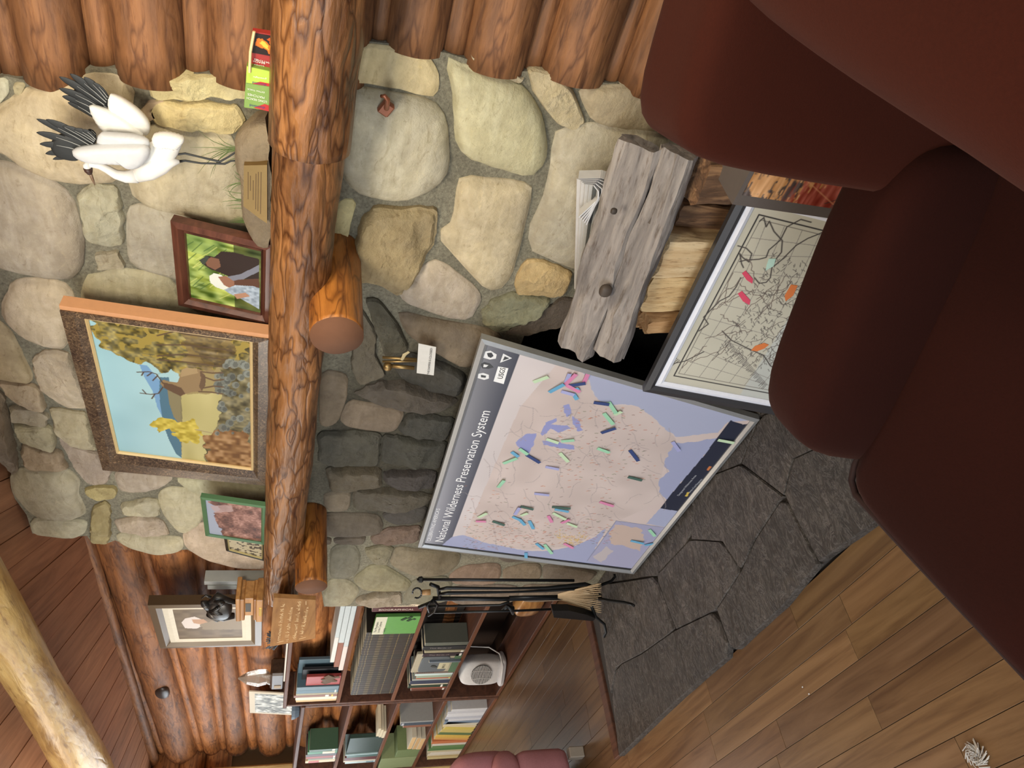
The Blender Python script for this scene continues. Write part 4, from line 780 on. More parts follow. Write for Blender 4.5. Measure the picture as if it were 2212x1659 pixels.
nt_.slab('paper', nt_.P([(568, 772), (585, 772), (585, 808), (570, 806)]), 0, .003, plain((220, 140, 180), .7))
# statuette and papers at left end of the mantel
st = empty('bronze_statuette', (-3.0, 1.5, MT), 'dark bronze figure on a stepped wooden pedestal at the left mantel end', 'statuette')
SY = 1.50
def pbox(mb, x0, x1, y0, y1, Y, dep, mi=0, e=.003):
    a = W((x0 + x1) / 2, y1, Y=Y); b = W((x0 + x1) / 2, y0, Y=Y); t = W(x0, (y0 + y1) / 2, Y=Y); u = W(x1, (y0 + y1) / 2, Y=Y); mb.bbox((a.x, Y, max(u.z, MT)), (b.x, Y + dep, t.z), e, mi); return mb
for nm, x0, x1, y0, y1, Y, dep in (('pedestal_foot', 553, 585, 1298, 1344, 1.45, .10), ('pedestal_foot', 547, 554, 1297, 1340, 1.455, .09), ('pedestal_shaft', 528, 548, 1294, 1330, 1.46, .08), ('pedestal_cap', 518, 528, 1297, 1341, 1.455, .09), ('pedestal_cap', 509, 519, 1296, 1343, 1.45, .10)): pbox(MB(), x0, x1, y0, y1, Y, dep).build(nm, M_pedestal, st)
pbox(MB(), 530, 542, 1304, 1322, 1.4585, .003).build('badge', plain((70, 64, 54), .4, .5), st); pbox(MB(), 559, 565, 1314, 1331, 1.4485, .003).build('badge', plain((220, 180, 80), .3, .7), st)
b_ = MB(); p3 = lambda a, b, d=0: W(a, b, Y=1.49 + d)
for pts, rr in (([(506, 1330), (485, 1332), (462, 1322), (450, 1310)], [.012, .02, .026, .014]), ([(506, 1300), (490, 1296), (470, 1290), (455, 1300)], [.01, .013, .02, .012]), ([(450, 1310), (442, 1304), (436, 1300)], [.018, .016, .006]), ([(462, 1298), (478, 1308), (484, 1320)], [.014, .018, .01]), ([(452, 1326), (470, 1338), (486, 1334)], [.014, .012, .006]), ([(455, 1290), (444, 1286), (436, 1292)], [.006, .004, .003])): b_.tube([p3(a, b) for a, b in pts], rr, 12)
b_.add(*soft(tuple(p3(474, 1324) - Vector((.045, .03, .05))), tuple(p3(474, 1300) + Vector((.03, .03, .045))), 2.4, 8, .012, 5)); 
for k in range(9): a0 = k * .7; b_.tube([p3(462 + 10 * math.sin(a0), 1300 + 3.2 * k, -.02), p3(472 + 8 * math.sin(a0 + 1), 1303 + 3 * k, -.03), p3(482 + 4 * math.sin(a0 + 2), 1301 + 3 * k, -.02)], [.004, .008, .003], 7)
b_.build('figure', plain((56, 54, 52), .35, .5), st, True)
pb = empty('leaning_papers', (-3.0, 1.56, MT), 'two white booklets standing behind the bronze statuette', 'booklets')
for x0, x1, y0, y1, c in ((441, 585, 1256, 1263, (176, 178, 172)), (448, 585, 1265, 1273, (160, 164, 158))): pbox(MB(), x0, x1, y0, y1, 1.56, .05, e=.001).build('booklet', plain(c, .6), pb)
# carved sign at the mantel end
sg = Panel('carved_sign', -2.915, 1.385, 1.40, -.25, 0, 'carved brown wooden sign hung below the left end of the mantel', 'sign')
so = sg.P([(591, 1291), (682, 1296), (681, 1379), (583, 1397)]); sg.slab('board', so, 0, .015, M_plaque)
cvb = MB()                                            # worn carved letters, too worn to read
def stroke(p, q, w=.0016): P_, Q_ = sg.loc(*p), sg.loc(*q); cvb.tube([(P_[0], -.0004, P_[1]), (Q_[0], -.0004, Q_[1])], w, 4)
for (x0_, y0_), (x1_, y1_) in (((603, 1384), (613, 1303)), ((620, 1385), (631, 1309)), ((637, 1380), (649, 1297)), ((652, 1374), (665, 1311))):
    k_ = 0
    while k_ < 24:
        t_ = k_ / 24; bx_, by_ = x0_ + (x1_ - x0_) * t_, y0_ + (y1_ - y0_) * t_; h_ = 4.5 if rng.random() < .7 else 8
        stroke((bx_ + 2, by_), (bx_ - h_ + 2, by_ - .5)); 
        if rng.random() < .75: stroke((bx_ + (2 if rng.random() < .5 else -2), by_), (bx_ + (2 if rng.random() < .5 else -2.5), by_ - 2.8))
        k_ += 1 if rng.random() < .85 else 2
stroke((598, 1388), (613, 1384)); stroke((646, 1380), (661, 1376)); stroke((661, 1298), (661, 1306)); cvb.build('carved_lettering', plain((222, 192, 146), .8), sg.root, local=True)
# hook, damper pull
hk = empty('wall_hook', tuple(W(835, 226, Y=1.56)), 'copper coloured hook screwed to the big stone under the mantel', 'hook')
c = W(834, 232, Y=1.563); MB().bbox((c.x - .018, 1.556, c.z - .015), (c.x + .014, 1.572, c.z + .013), .004, M=Matrix.Translation(c) @ Matrix.Rotation(.5, 4, 'Y') @ Matrix.Translation(-c)).build('plate', plain((150, 92, 66), .35, .4), hk)
MB().tube([c, c + Vector((.004, -.012, 0)), W(838, 215, Y=1.53), W(830, 207, Y=1.525), W(824, 208, Y=1.53)], [.006, .0055, .005, .0045, .004], 10).build('hook', plain((150, 92, 66), .35, .4), hk, True)
dp = empty('damper_pull', tuple(W(835, 772, Y=1.56)), 'brass damper pull with hanging paper tag on the sooty stones', 'damper handle')
for a, b, r in (((826, 772), (900, 776), .004), ((826, 781), (902, 780), .0035), ((842, 790), (895, 795), .006)): MB().tube([W(*a, Y=1.545), W(*b, Y=1.54)], r, 10).build('rod', M_brass, dp, True)
b_ = MB(); b_.add(*soft(tuple(W(838, 792, Y=1.54) - Vector((.014, .012, .012))), tuple(W(838, 792, Y=1.54) + Vector((.014, .012, .014))), 2.2, 6)); b_.build('ring', M_brass, dp, True)
MB().tube([W(868, 778, Y=1.535), W(874, 766, Y=1.53), W(884, 760, Y=1.53)], [.004, .006, .004], 6, flat=.3).build('ribbon', plain((186, 170, 130), .8), dp)
tg = Panel('paper_tag', W(905, 812, Y=1.535).x, 1.535, W(905, 812, Y=1.535).z - .1, -.05, 0, 'white paper tag reading the damper is closed', 'tag')
tg.slab('card', tg.P([(904, 742), (942, 750), (937, 811), (900, 806)]), 0, .0012, M_paper); tg.text('lettering', 'THE DAMPER IS', (927, 808), (931, 776), .009, plain((60, 60, 64), .6)); tg.text('lettering', 'CLOSED', (931, 775), (934, 752), .009, plain((50, 50, 54), .6), shear=.2)
# ---------------------------------------------------------------- big wilderness poster
pp = Panel('framed_map_poster', -2.747, 1.445, .033, -.034, .115, 'large silver framed wilderness map poster leaning on the fireplace opening', 'poster')
q0 = pp.P([(903, 1176), (1040, 724), (1657, 902), (1368, 1234)]); q0 = [q0[0], q0[1], q0[2], q0[3]]; q0[2] = (q0[2][0], max(q0[2][1], 0)); q0[3] = (q0[3][0], max(q0[3][1], 0))
qi = inset(q0, .022); pp.frame('frame', q0, qi, -.014, -.010, .008, plain((168, 170, 172), .3, .5))
cv = Canvas(pp, qi, 460, 360, (204, 198, 200), -.006)
wc = cv.v; cv.c = cv.c + (wc[:, None] * np.array([-4, -14, -20])); cv.noise(.02, 8, 2)
hd = cv.fill([(880, 1190), (1030, 715), (1123, 766), (970, 1180)], (0, 0, 0)); hh = np.clip((cv.v[hd]) / .155, 0, 1)[:, None]; uu = cv.u[hd][:, None]
cv.c[hd] = (1 - hh) * np.array([168, 170, 180]) * (1 - .3 * uu) + hh * np.array([46, 50, 66])
OC = (166, 172, 198); OC2 = (156, 162, 194)
land = cv.inside([(1000, 1165), (1075, 990), (1123, 880), (1200, 790), (1262, 790), (1282, 851), (1306, 876), (1377, 876), (1445, 930), (1461, 950), (1434, 1006), (1423, 1060), (1439, 1080), (1300, 1140), (1240, 1180), (1136, 1188)]); cv.c[land] = (198, 184, 180); cv.noise(.03, 14, 5, land)
cv.fill([(1240, 760), (1250, 790), (1271, 815), (1282, 851), (1306, 876), (1347, 872), (1377, 878), (1407, 898), (1445, 932), (1461, 944), (1551, 934), (1572, 912), (1680, 905), (1640, 880), (1385, 820), (1300, 770)], OC, jag=.008, js=60)
cv.fill([(1461, 957), (1445, 976), (1434, 1006), (1447, 1017), (1423, 1039), (1423, 1060), (1439, 1080), (1520, 987), (1556, 944), (1500, 955)], OC2, jag=.008, js=60)
cv.fill([(940, 1190), (975, 1160), (1000, 1155), (1046, 1172), (1136, 1190), (1190, 1190), (1239, 1180), (1285, 1160), (1310, 1140), (1275, 1205), (1380, 1240), (1300, 1235), (1136, 1215), (1000, 1200)], OC2, jag=.006, js=60)
cv.fill([(1578, 908), (1605, 917), (1700, 905), (1600, 1010), (1470, 1112), (1425, 1100), (1440, 1079), (1520, 985), (1556, 937)], (38, 42, 60))
cv.fill([(1426, 1098), (1476, 1106), (1447, 1141), (1396, 1131)], (164, 170, 198)); cv.fill([(1331, 1125), (1447, 1141), (1371, 1236), (1268, 1212)], (160, 160, 188))
m = cv.fill([(1331, 1132), (1385, 1142), (1390, 1165), (1380, 1190), (1350, 1180), (1320, 1175), (1316, 1150)], (192, 172, 162), jag=.012, js=60); cv.fill([(1280, 1205), (1310, 1180), (1325, 1190), (1300, 1215)], (184, 176, 180), jag=.01)
for L_ in ([(1114, 955), (1136, 938), (1160, 936), (1152, 960), (1141, 985), (1125, 974)], [(1171, 952), (1190, 952), (1241, 963), (1241, 971), (1206, 968), (1174, 960)], [(1167, 935), (1180, 912), (1200, 903), (1203, 909), (1190, 917), (1226, 919), (1232, 925), (1206, 935), (1190, 926), (1172, 942)], [(1236, 898), (1252, 910), (1258, 930), (1249, 933), (1238, 916)], [(1217, 876), (1230, 873), (1236, 892), (1225, 900), (1219, 891)]): cv.fill(L_, (142, 148, 198), jag=.005, js=90)
for _ in range(110):
    a, b = 1010 + rng.random() * 420, 860 + rng.random() * 300; P = [(a, b)]; an = rng.random() * 6.3
    for _k in range(5): an += (rng.random() - .5) * 1.2; P.append((P[-1][0] + 9 * math.cos(an), P[-1][1] + 9 * math.sin(an)))
    if land[np.argmin((cv.x - cv.p.loc(a, b)[0]) ** 2 + (cv.z - cv.p.loc(a, b)[1]) ** 2)]: cv.line(P, (156, 146, 148), .0009, .8)
for _ in range(620):
    a = 1000 + rng.random() * 320; b = 1190 - abs(rng.normal()) * 55 - (a - 1000) * .05
    if _ > 440: a = 1200 + rng.random() * 220; b = 880 + rng.random() * 160
    s_ = 1 + rng.random() * 3.2; c = [(176, 92, 70), (120, 86, 78), (196, 120, 80), (96, 108, 78), (110, 100, 100)][rng.integers(5)]
    cv.line([(a, b), (a + s_ * 1.6, b + s_ * (rng.random() - .5))], c, .0012, .8)
for a, b in ((1240, 1170), (1225, 1165), (1255, 1160), (1210, 1158)):
    for _ in range(30): x_, y_ = a + rng.normal() * 8, b + rng.normal() * 6; cv.line([(x_, y_), (x_ + 1, y_ + 1)], (204, 170, 80), .0012)
cv.line([(1331, 1125), (1447, 1141)], (120, 126, 150), .0014); cv.line([(1331, 1125), (1268, 1212)], (120, 126, 150), .0014)
for a, b, c in ((1531, 1012, (200, 120, 70)), (1542, 1014, (150, 74, 90)), (1484, 1068, (206, 180, 84)), (1496, 1070, (92, 112, 84))): cv.fill([(a - 5, b + 4), (a + 1, b - 5), (a + 6, b - 4), (a, b + 5)], c)
cv.build('map_sheet', M_print)
# the black rim and curl along the left edge
eL = [qi[0], qi[3]]; pp.slab('backing_edge', [qi[0], (qi[0][0] + .006, qi[0][1]), (qi[3][0] + .009, qi[3][1]), qi[3]], -.0085, -.007, M_black)
MWH = plain((236, 238, 242), .5); MGR = plain((190, 194, 204), .5)
pp.text('lettering', 'National Wilderness Preservation System', (957, 1169), (1059, 887), .048, MWH, -.0065); pp.text('lettering', "CELEBRATING AMERICA'S", (930, 1166), (951, 1096), .020, MWH, -.0066)
for t, a, b, h in (('Designated Wilderness Areas', (1466, 1068), (1504, 1024), .012), ('Bureau of Land Management', (1490, 1061), (1517, 1032), .012), ('Forest Service', (1510, 1064), (1524, 1040), .012), ('U.S. Fish and Wildlife Service', (1546, 1006), (1572, 970), .012), ('National Park Service', (1556, 1010), (1578, 980), .012), ('Wilderness', (1581, 962), (1596, 940), .014)): pp.text('lettering', t, a, b, h, MGR, -.0065)
def badge(name, pts, c, d=-.0068): return pp.slab(name, pp.P(pts), d, d + .0007, plain(c, .5))
badge('agency_badge', [(1046, 756), (1060, 754), (1073, 762), (1071, 771), (1058, 773), (1044, 769)], (226, 228, 230)); badge('agency_badge', [(1052, 759), (1062, 758), (1066, 765), (1060, 769), (1054, 766)], (40, 44, 52), -.0075)
badge('agency_badge', [(1087, 760), (1106, 770), (1080, 780)], (226, 228, 230)); badge('agency_badge', [(1090, 766), (1100, 770), (1086, 775)], (50, 54, 60), -.0075)
badge('arrowhead_badge', [(1038, 784), (1046, 779), (1058, 782), (1066, 790), (1056, 793), (1042, 792)], (52, 56, 62)); badge('arrowhead_badge', [(1045, 783), (1055, 785), (1050, 789), (1044, 789)], (220, 222, 224), -.0075)
badge('shield_badge', [(1033, 804), (1044, 802), (1056, 806), (1056, 814), (1046, 817), (1032, 813)], (226, 228, 230)); badge('shield_badge', [(1039, 806), (1050, 808), (1049, 812), (1039, 811)], (50, 54, 60), -.0075)
badge('survey_badge', [(1076, 788), (1098, 792), (1088, 826), (1066, 820)], (236, 238, 240)); pp.text('lettering', 'USGS', (1085, 815), (1092, 792), .022, plain((20, 22, 26), .5), -.0078)
TC = {'g': (150, 204, 172), 'l': (188, 214, 180), 'b': (40, 62, 118), 'c': (96, 162, 200), 'p': (206, 128, 168), 'v': (160, 164, 210), 'd': (60, 92, 84)}
TABS = [(1152, 821, 1184, 807, 'l'), (1186, 843, 1218, 823, 'c'), (1219, 828, 1244, 801, 'p'), (1260, 824, 1270, 799, 'p'), (1228, 829, 1264, 821, 'b'), (1224, 828, 1252, 840, 'p'), (1222, 822, 1230, 800, 'v'), (1212, 841, 1240, 846, 'v'), (1238, 846, 1246, 856, 'c'), (1236, 838, 1250, 832, 'c'), (1282, 865, 1315, 867, 'b'), (1314, 864, 1330, 886, 'g'), (1326, 892, 1342, 882, 'l'), (1304, 888, 1324, 910, 'g'), (1298, 931, 1329, 918, 'b'), (1360, 968, 1378, 989, 'b'), (1290, 964, 1316, 971, 'g'), (1209, 974, 1227, 991, 'l'), (1180, 944, 1206, 950, 'l'), (1212, 949, 1240, 944, 'g'), (1137, 978, 1166, 993, 'b'), (1087, 997, 1117, 983, 'g'), (1105, 972, 1120, 980, 'c'), (1122, 965, 1140, 975, 'g'), (1076, 1049, 1089, 1031, 'g'), (1154, 1062, 1186, 1063, 'v'), (1178, 1004, 1207, 1007, 'v'), (1356, 1026, 1386, 1031, 'd'), (1295, 1080, 1325, 1087, 'p'), (1112, 1108, 1122, 1090, 'v'), (1124, 1090, 1152, 1094, 'd'), (1125, 1110, 1140, 1102, 'l'), (1107, 1112, 1126, 1118, 'c'), (1120, 1116, 1134, 1128, 'c'), (1143, 1121, 1152, 1136, 'c'), (1192, 1091, 1232, 1092, 'd'), (1198, 1096, 1228, 1099, 'c'), (1194, 1104, 1222, 1116, 'l'), (1184, 1110, 1192, 1122, 'p'), (1212, 1126, 1230, 1116, 'p'), (1224, 1126, 1246, 1132, 'l'), (1033, 1114, 1052, 1102, 'l'), (1028, 1122, 1050, 1120, 'p'), (1064, 1122, 1090, 1128, 'd'), (1158, 1170, 1174, 1180, 'c'), (1176, 1172, 1192, 1190, 'g'), (1218, 1170, 1238, 1178, 'p'), (1136, 1190, 1136, 1204, 'c'), (1362, 1164, 1390, 1168, 'c'), (1392, 1174, 1418, 1167, 'c'), (1402, 1140, 1414, 1152, 'g'), (1550, 946, 1584, 950, 'l'), (1452, 950, 1466, 968, 'v')]
for a, b, c_, d_, k in TABS:
    P, Q_ = Vector((*pp.loc(a, b), 0)), Vector((*pp.loc(c_, d_), 0)); t = (Q_ - P).normalized(); nn = Vector((-t.y, t.x, 0)) * .0065; qd = [(P + nn), (Q_ + nn), (Q_ - nn), (P - nn)]
    v = [(q.x, -.009 - (.005 if i in (1, 2) else 0), q.y) for i, q in enumerate(qd)] + [(q.x, -.0082 - (.005 if i in (1, 2) else 0), q.y) for i, q in enumerate(qd)]
    MB().add(v, [(0, 1, 2, 3), (7, 6, 5, 4), (0, 4, 5, 1), (1, 5, 6, 2), (2, 6, 7, 3), (3, 7, 4, 0)]).build('paper_flag', plain(TC[k], .7), pp.root, local=True)
# ---------------------------------------------------------------- second framed map
m2 = Panel('framed_map', -1.39, 1.209, .033, .046, .187, 'black framed old style line map with white mat, in front of the firewood', 'map')
q0 = m2.P([(1388, 839), (1611, 389), (2085, 530), (1779, 910)]); t_ = m2.loc(1830, 445); s_ = q0[1][1] / (q0[1][1] - t_[1]); q0[2] = (q0[1][0] + (t_[0] - q0[1][0]) * s_, 0.0); t_ = m2.loc(1600, 877); s_ = q0[0][1] / (q0[0][1] - t_[1]); q0[3] = (q0[0][0] + (t_[0] - q0[0][0]) * s_, 0.0)
q1 = inset(q0, .024); m2.frame('frame', q0, q1, -.012, -.010, .008, plain((48, 48, 52), .4))
m2.frame('mat_board', q1, inset(q1, .020), -.007, -.0065, 0, plain((224, 228, 240), .6)); q2 = inset(q1, .019)
cv = Canvas(m2, q2, 440, 380, (188, 186, 172), -.004); cv.noise(.025, 9, 3); cv.c[cv.v > .5] += np.array([-4, 2, 12]) * 1.
IK = (70, 66, 64)
def uv(u, v): q = np.array(q2); return tuple(((1 - u) * (1 - v)) * q[0] + (u * (1 - v)) * q[1] + (u * v) * q[2] + ((1 - u) * v) * q[3])
bx = lambda a, w_, c: cv.line([uv(a, a), uv(1 - a, a), uv(1 - a, 1 - a), uv(a, 1 - a), uv(a, a)], c, w_, raw=True)
bx(.045, .0016, (40, 38, 40)); bx(.065, .0008, (110, 106, 100))
for i in range(9):
    t = i / 8; cv.line([uv(.065 + .87 * (t * .8 + .1), .065), uv(.065 + .87 * (t * 1.3 - .15 if 0 <= t * 1.3 - .15 <= 1 else min(max(t * 1.3 - .15, 0), 1)), .93)], (128, 124, 120), .0007, raw=True)
    cv.line([uv(.065 + .87 * k_ / 10, .065 + .87 * (t * .9 + .04 + .05 * math.sin(k_ / 10 * 3.1))) for k_ in range(11)], (128, 124, 120), .0007, raw=True)
def coast(u0, v0, an, n, st_=.016, w_=.0012, c=IK, wob=1.4):
    P = [(u0, v0)]; a = an
    for _ in range(n):
        a = an + (rng.random() - .5) * wob; P.append((min(max(P[-1][0] + st_ * math.cos(a), .07), .93), min(max(P[-1][1] + st_ * math.sin(a), .07), .93)))
    cv.line([uv(*p) for p in P], c, w_, raw=True); return P
for pts in ([(1641, 478), (1650, 470), (1655, 490), (1662, 478), (1672, 500), (1690, 520), (1688, 545), (1676, 560), (1668, 575), (1664, 600), (1655, 610), (1640, 612), (1630, 600)], [(1594, 531), (1612, 536), (1624, 548), (1618, 566), (1604, 556), (1598, 548), (1602, 570), (1606, 578)], [(1598, 565), (1610, 562), (1640, 560), (1655, 556), (1661, 540), (1675, 528), (1686, 518), (1700, 490), (1730, 474), (1752, 480)], [(1790, 495), (1770, 505), (1745, 515), (1720, 530), (1705, 545), (1690, 560), (1672, 575)], [(1600, 600), (1590, 620), (1575, 640), (1555, 650), (1540, 665), (1520, 685), (1530, 700), (1510, 715)], [(1560, 715), (1580, 735), (1610, 750), (1650, 768), (1664, 790), (1680, 800)], [(1440, 800), (1450, 786), (1480, 780), (1500, 770), (1520, 760)]): cv.line(pts, IK, .0015)
for _ in range(16): coast(.25 + rng.random() * .5, .1 + rng.random() * .3, rng.random() * 6.3, 10, .02, .0009, (104, 92, 86))
for _ in range(70): coast(.2 + rng.random() * .5, .3 + rng.random() * .42, rng.random() * 6.3, 7, .013, .0008, (92, 84, 80))
for _ in range(520):
    u0, v0 = (.18 + rng.random() * .62, .22 + rng.random() * .5); a = -.9 + rng.normal() * .25 if rng.random() < .7 else .5; l = .008 + rng.random() * .02
    cv.line([uv(u0, v0), uv(u0 + l * math.cos(a), v0 + l * math.sin(a))], (84, 80, 78), .0008, .85, raw=True)
for i in range(44): t = i / 44; u0 = .10 + .22 * t; v0 = .62 - .38 * t; cv.line([uv(u0, v0), uv(u0 - .02 - .02 * rng.random(), v0 - .008)], (88, 84, 84), .0008, raw=True)
for t in range(3): cv.line([(1440 + t * 3, 790 + t * 2), (1462 + t * 3, 774 + t * 2)], (80, 78, 76), .001)
cv.build('map_sheet', M_print)
for pts, c in (([(1602, 588), (1610, 582), (1626, 600), (1624, 610), (1612, 602)], (208, 70, 100)), ([(1593, 632), (1602, 626), (1620, 646), (1618, 656), (1604, 648)], (208, 70, 100)), ([(1708, 612), (1722, 614), (1712, 636), (1696, 648), (1694, 636)], (206, 116, 58)), ([(1622, 754), (1630, 745), (1650, 738), (1660, 742), (1650, 750), (1634, 756)], (206, 116, 58)), ([(1660, 556), (1675, 556), (1670, 572), (1653, 582), (1655, 570)], (180, 216, 206))):
    m2.slab('paper_flag', m2.P(pts), -.0055, -.0045, plain(c, .7))
# ---------------------------------------------------------------- firewood, newspapers, painted crate
def plank3(name, a, b, wid, thk, mat, parent, up=(0, 0, 1), seed=0, rough=.006, taper=1.0, color=None):
    a, b = Vector(a), Vector(b); d = (b - a); L = d.length; d.normalize(); u = Vector(up); u = (u - d * u.dot(d)).normalized(); w_ = d.cross(u)
    M = Matrix(((d.x, w_.x, u.x, a.x), (d.y, w_.y, u.y, a.y), (d.z, w_.z, u.z, a.z), (0, 0, 0, 1))); v = []; n1 = 26; prof = []
    for k in range(24):
        t = k / 24 * 2 * math.pi; c, s_ = math.cos(t), math.sin(t); p = 6; l = (abs(c) ** p + abs(s_) ** p) ** (1 / p); prof.append((c / l, s_ / l))
    for i in range(n1 + 1):
        t = i / n1; k = 1 + (taper - 1) * t
        for c, s_ in prof:
            q = Vector((t * L * 6 + seed, c * 1.3, s_)); e = rough * (mnoise.noise(q) + .5 * mnoise.noise(q * 3)); x = t * L + (.6 * rough * mnoise.noise(Vector((c * 4, s_ * 4, seed + i))) * 3 if i in (0, n1) else 0); v.append((x, c * wid / 2 * k + e, s_ * thk / 2 * k + e * .8))
    n = 24; f = [(i * n + j, i * n + (j + 1) % n, (i + 1) * n + (j + 1) % n, (i + 1) * n + j) for i in range(n1) for j in range(n)] + [tuple(range(n - 1, -1, -1)), tuple(n1 * n + j for j in range(n))]
    return auto_smooth(MB().add(v, f).build(name, mat, parent, M=M, color=color), 35)
MX = empty('weathered_slab', (-1.1, 1.38, .64), 'long weathered grey split slab with a knot lying across the firewood', 'firewood')
plank3('slab', W(1385, 308, Y=1.44), W(1245, 752, Y=1.36), .098, .05, M_grey, MX, (0, -.75, .66), 3, .012)
b_ = MB(); kc = W(1308, 628, Y=1.335); b_.add(*soft(tuple(kc - Vector((.018, .012, .016))), tuple(kc + Vector((.018, .012, .016))), 2.2, 6)); b_.build('knot', plain((70, 60, 52), .6), MX, True)
kc = W(1326, 456, Y=1.36); MB().add(*soft(tuple(kc - Vector((.008, .006, .008))), tuple(kc + Vector((.008, .006, .008))), 2.2, 4)).build('knot', plain((60, 52, 46), .6), MX, True)
MY = empty('weathered_slab', (-1.1, 1.30, .60), 'second weathered grey slab lying in front of the knotted one', 'firewood')
plank3('slab', W(1468, 325, Y=1.40), W(1315, 762, Y=1.31), .075, .06, M_grey, MY, (0, -.75, .66), 9, .012)
FW = [((1625, 378), (1505, 392), 1.36, .10, .09, M_bark, 'thick bark covered split log near the armchair back', (1, 1, 1)), ((1560, 470), (1462, 470), 1.42, .07, .05, M_bark, 'thin dark splintery log below the grey slabs', (1, 1, 1)),
      ((1560, 556), (1420, 548), 1.38, .12, .09, M_fire, 'pale split log second below the grey slabs, with grey bark end', (1, 1, 1)), ((1545, 635), (1388, 628), 1.38, .11, .08, M_fire, 'pale fine grained split log left of the grey bark one', (1.04, 1.0, .9)),
      ((1500, 690), (1378, 690), 1.42, .05, .05, M_fire, 'narrow brown split stick at the left of the pile', (.62, .5, .42)), ((1560, 712), (1398, 706), 1.37, .055, .05, M_fire, 'small orange tinted split log at the left of the pile', (.84, .68, .56)),
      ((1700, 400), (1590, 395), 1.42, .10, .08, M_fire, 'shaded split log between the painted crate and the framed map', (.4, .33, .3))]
for i, (a, b, Y, wd_, th, mt, lb, c) in enumerate(FW):
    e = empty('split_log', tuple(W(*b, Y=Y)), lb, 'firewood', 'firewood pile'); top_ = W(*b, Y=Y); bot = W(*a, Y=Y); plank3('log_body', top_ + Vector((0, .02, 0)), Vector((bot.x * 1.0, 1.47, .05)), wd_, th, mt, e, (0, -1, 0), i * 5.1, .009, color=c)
np_ = empty('newspapers', (-1.0, 1.52, .75), 'folded stack of newspapers standing behind the weathered slabs', 'newspapers')
a0, b0_ = W(1262, 385, Y=1.49), W(1245, 640, Y=1.49)
for i in range(7):
    off = i * .008; top1 = W(1246 + i * 9, 386 + i * 3, Y=1.52 - off); top2 = W(1240 + i * 2.2, 622 + i * 6, Y=1.52 - off)
    v = [top1 + Vector((.0, .003, .0)), top2, top2 + Vector((0, 0, -.30)), top1 + Vector((0, 0, -.30))]; v = v + [q + Vector((0, -.0045, 0)) for q in v]
    MB().add(v, [(0, 1, 2, 3), (7, 6, 5, 4), (0, 4, 5, 1), (1, 5, 6, 2), (2, 6, 7, 3), (3, 7, 4, 0)]).build('newspaper', plain((196 - i * 5, 192 - i * 4, 188 - i * 4) if i != 4 else (84, 86, 84), .8), np_)
arc = MB(); fp = [(1300, 470), (1322, 400), (1318, 388), (1300, 384), (1266, 388), (1262, 396)]
for k in range(4): arc.tube([W(a - k * 6, b + k * 10, Y=1.455 + k * .004) for a, b in fp], .003, 6, flat=8, up=(0, 0, 1))
fold = MB()
for k in range(5):
    P = [W(1252 + k * 4, 470 + k * 4, Y=1.47), W(1322 - k * 7, 404 + k * 6, Y=1.455), W(1326 - k * 8, 394 + k * 5, Y=1.455), W(1300 - k * 4, 385 + k * 4, Y=1.46), W(1252 + k * 3, 386 + k * 3, Y=1.47)]
    v = [p for p in P] + [p + Vector((-.0, .035, -.01)) for p in P] + [p + Vector((0, .0, .0035)) for p in P] + [p + Vector((0, .035, -.0065)) for p in P]; n = 5
    fold.add(v, [(i, i + 1, n + i + 1, n + i) for i in range(4)] + [(2 * n + i, 3 * n + i, 3 * n + i + 1, 2 * n + i + 1) for i in range(4)] + [(i, 2 * n + i, 2 * n + i + 1, i + 1) for i in range(4)] + [(n + i, n + i + 1, 3 * n + i + 1, 3 * n + i) for i in range(4)])
fold.build('folded_pages', plain((206, 206, 208), .8), np_)
cr = Panel('painted_crate', -.98, 1.25, .035, .0, 0.0, 'wooden crate with worn red and black printed picture, beside the framed map', 'crate')
co = cr.P([(1622, 345), (1640, 300), (1900, 330), (1920, 500), (1700, 440)]); z1 = cr.loc(1640, 352)[1]; x0c = cr.loc(1700, 440)[0]
cr.slab('crate_body', [(x0c - .02, 0), (.42, 0), (.42, z1 + .01), (x0c - .02, z1 + .01)], 0, .25, plain((92, 84, 80), .7))
cv = Canvas(cr, [(x0c + .005, z1), (.40, z1), (.40, .005), (x0c + .005, .005)], 220, 170, (196, 146, 98), -.001); cv.noise(.08, 30, 2, az=6)
n1_ = .6 * vnoise(cv.x, cv.z, 30, 3) + .4 * vnoise(cv.x, cv.z * 3, 90, 8); n2_ = .6 * vnoise(cv.x + .3, cv.z, 22, 6) + .4 * vnoise(cv.x * .5, cv.z * 3, 120, 9)
m_ = np.clip((n1_ - .47) * 14, 0, 1)[:, None]; cv.c = cv.c * (1 - m_) + np.array((84, 74, 72)) * m_; m_ = (np.clip((n2_ - .45) * 14, 0, 1) * np.clip((z1 * .85 - cv.z) * 30, 0, 1))[:, None]; cv.c = cv.c * (1 - m_) + np.array((146, 66, 52)) * m_; cv.noise(.14, 130, 4, ax=.25, az=1.6)
for i in range(26): a = rng.random() * .4; cv.line([(x0c + a, z1 * rng.random()), (x0c + a + .05, z1 * rng.random())], (206, 150, 110) if i % 2 else (50, 46, 46), .0012, .7, raw=True)
cv.build('printed_front', M_print)
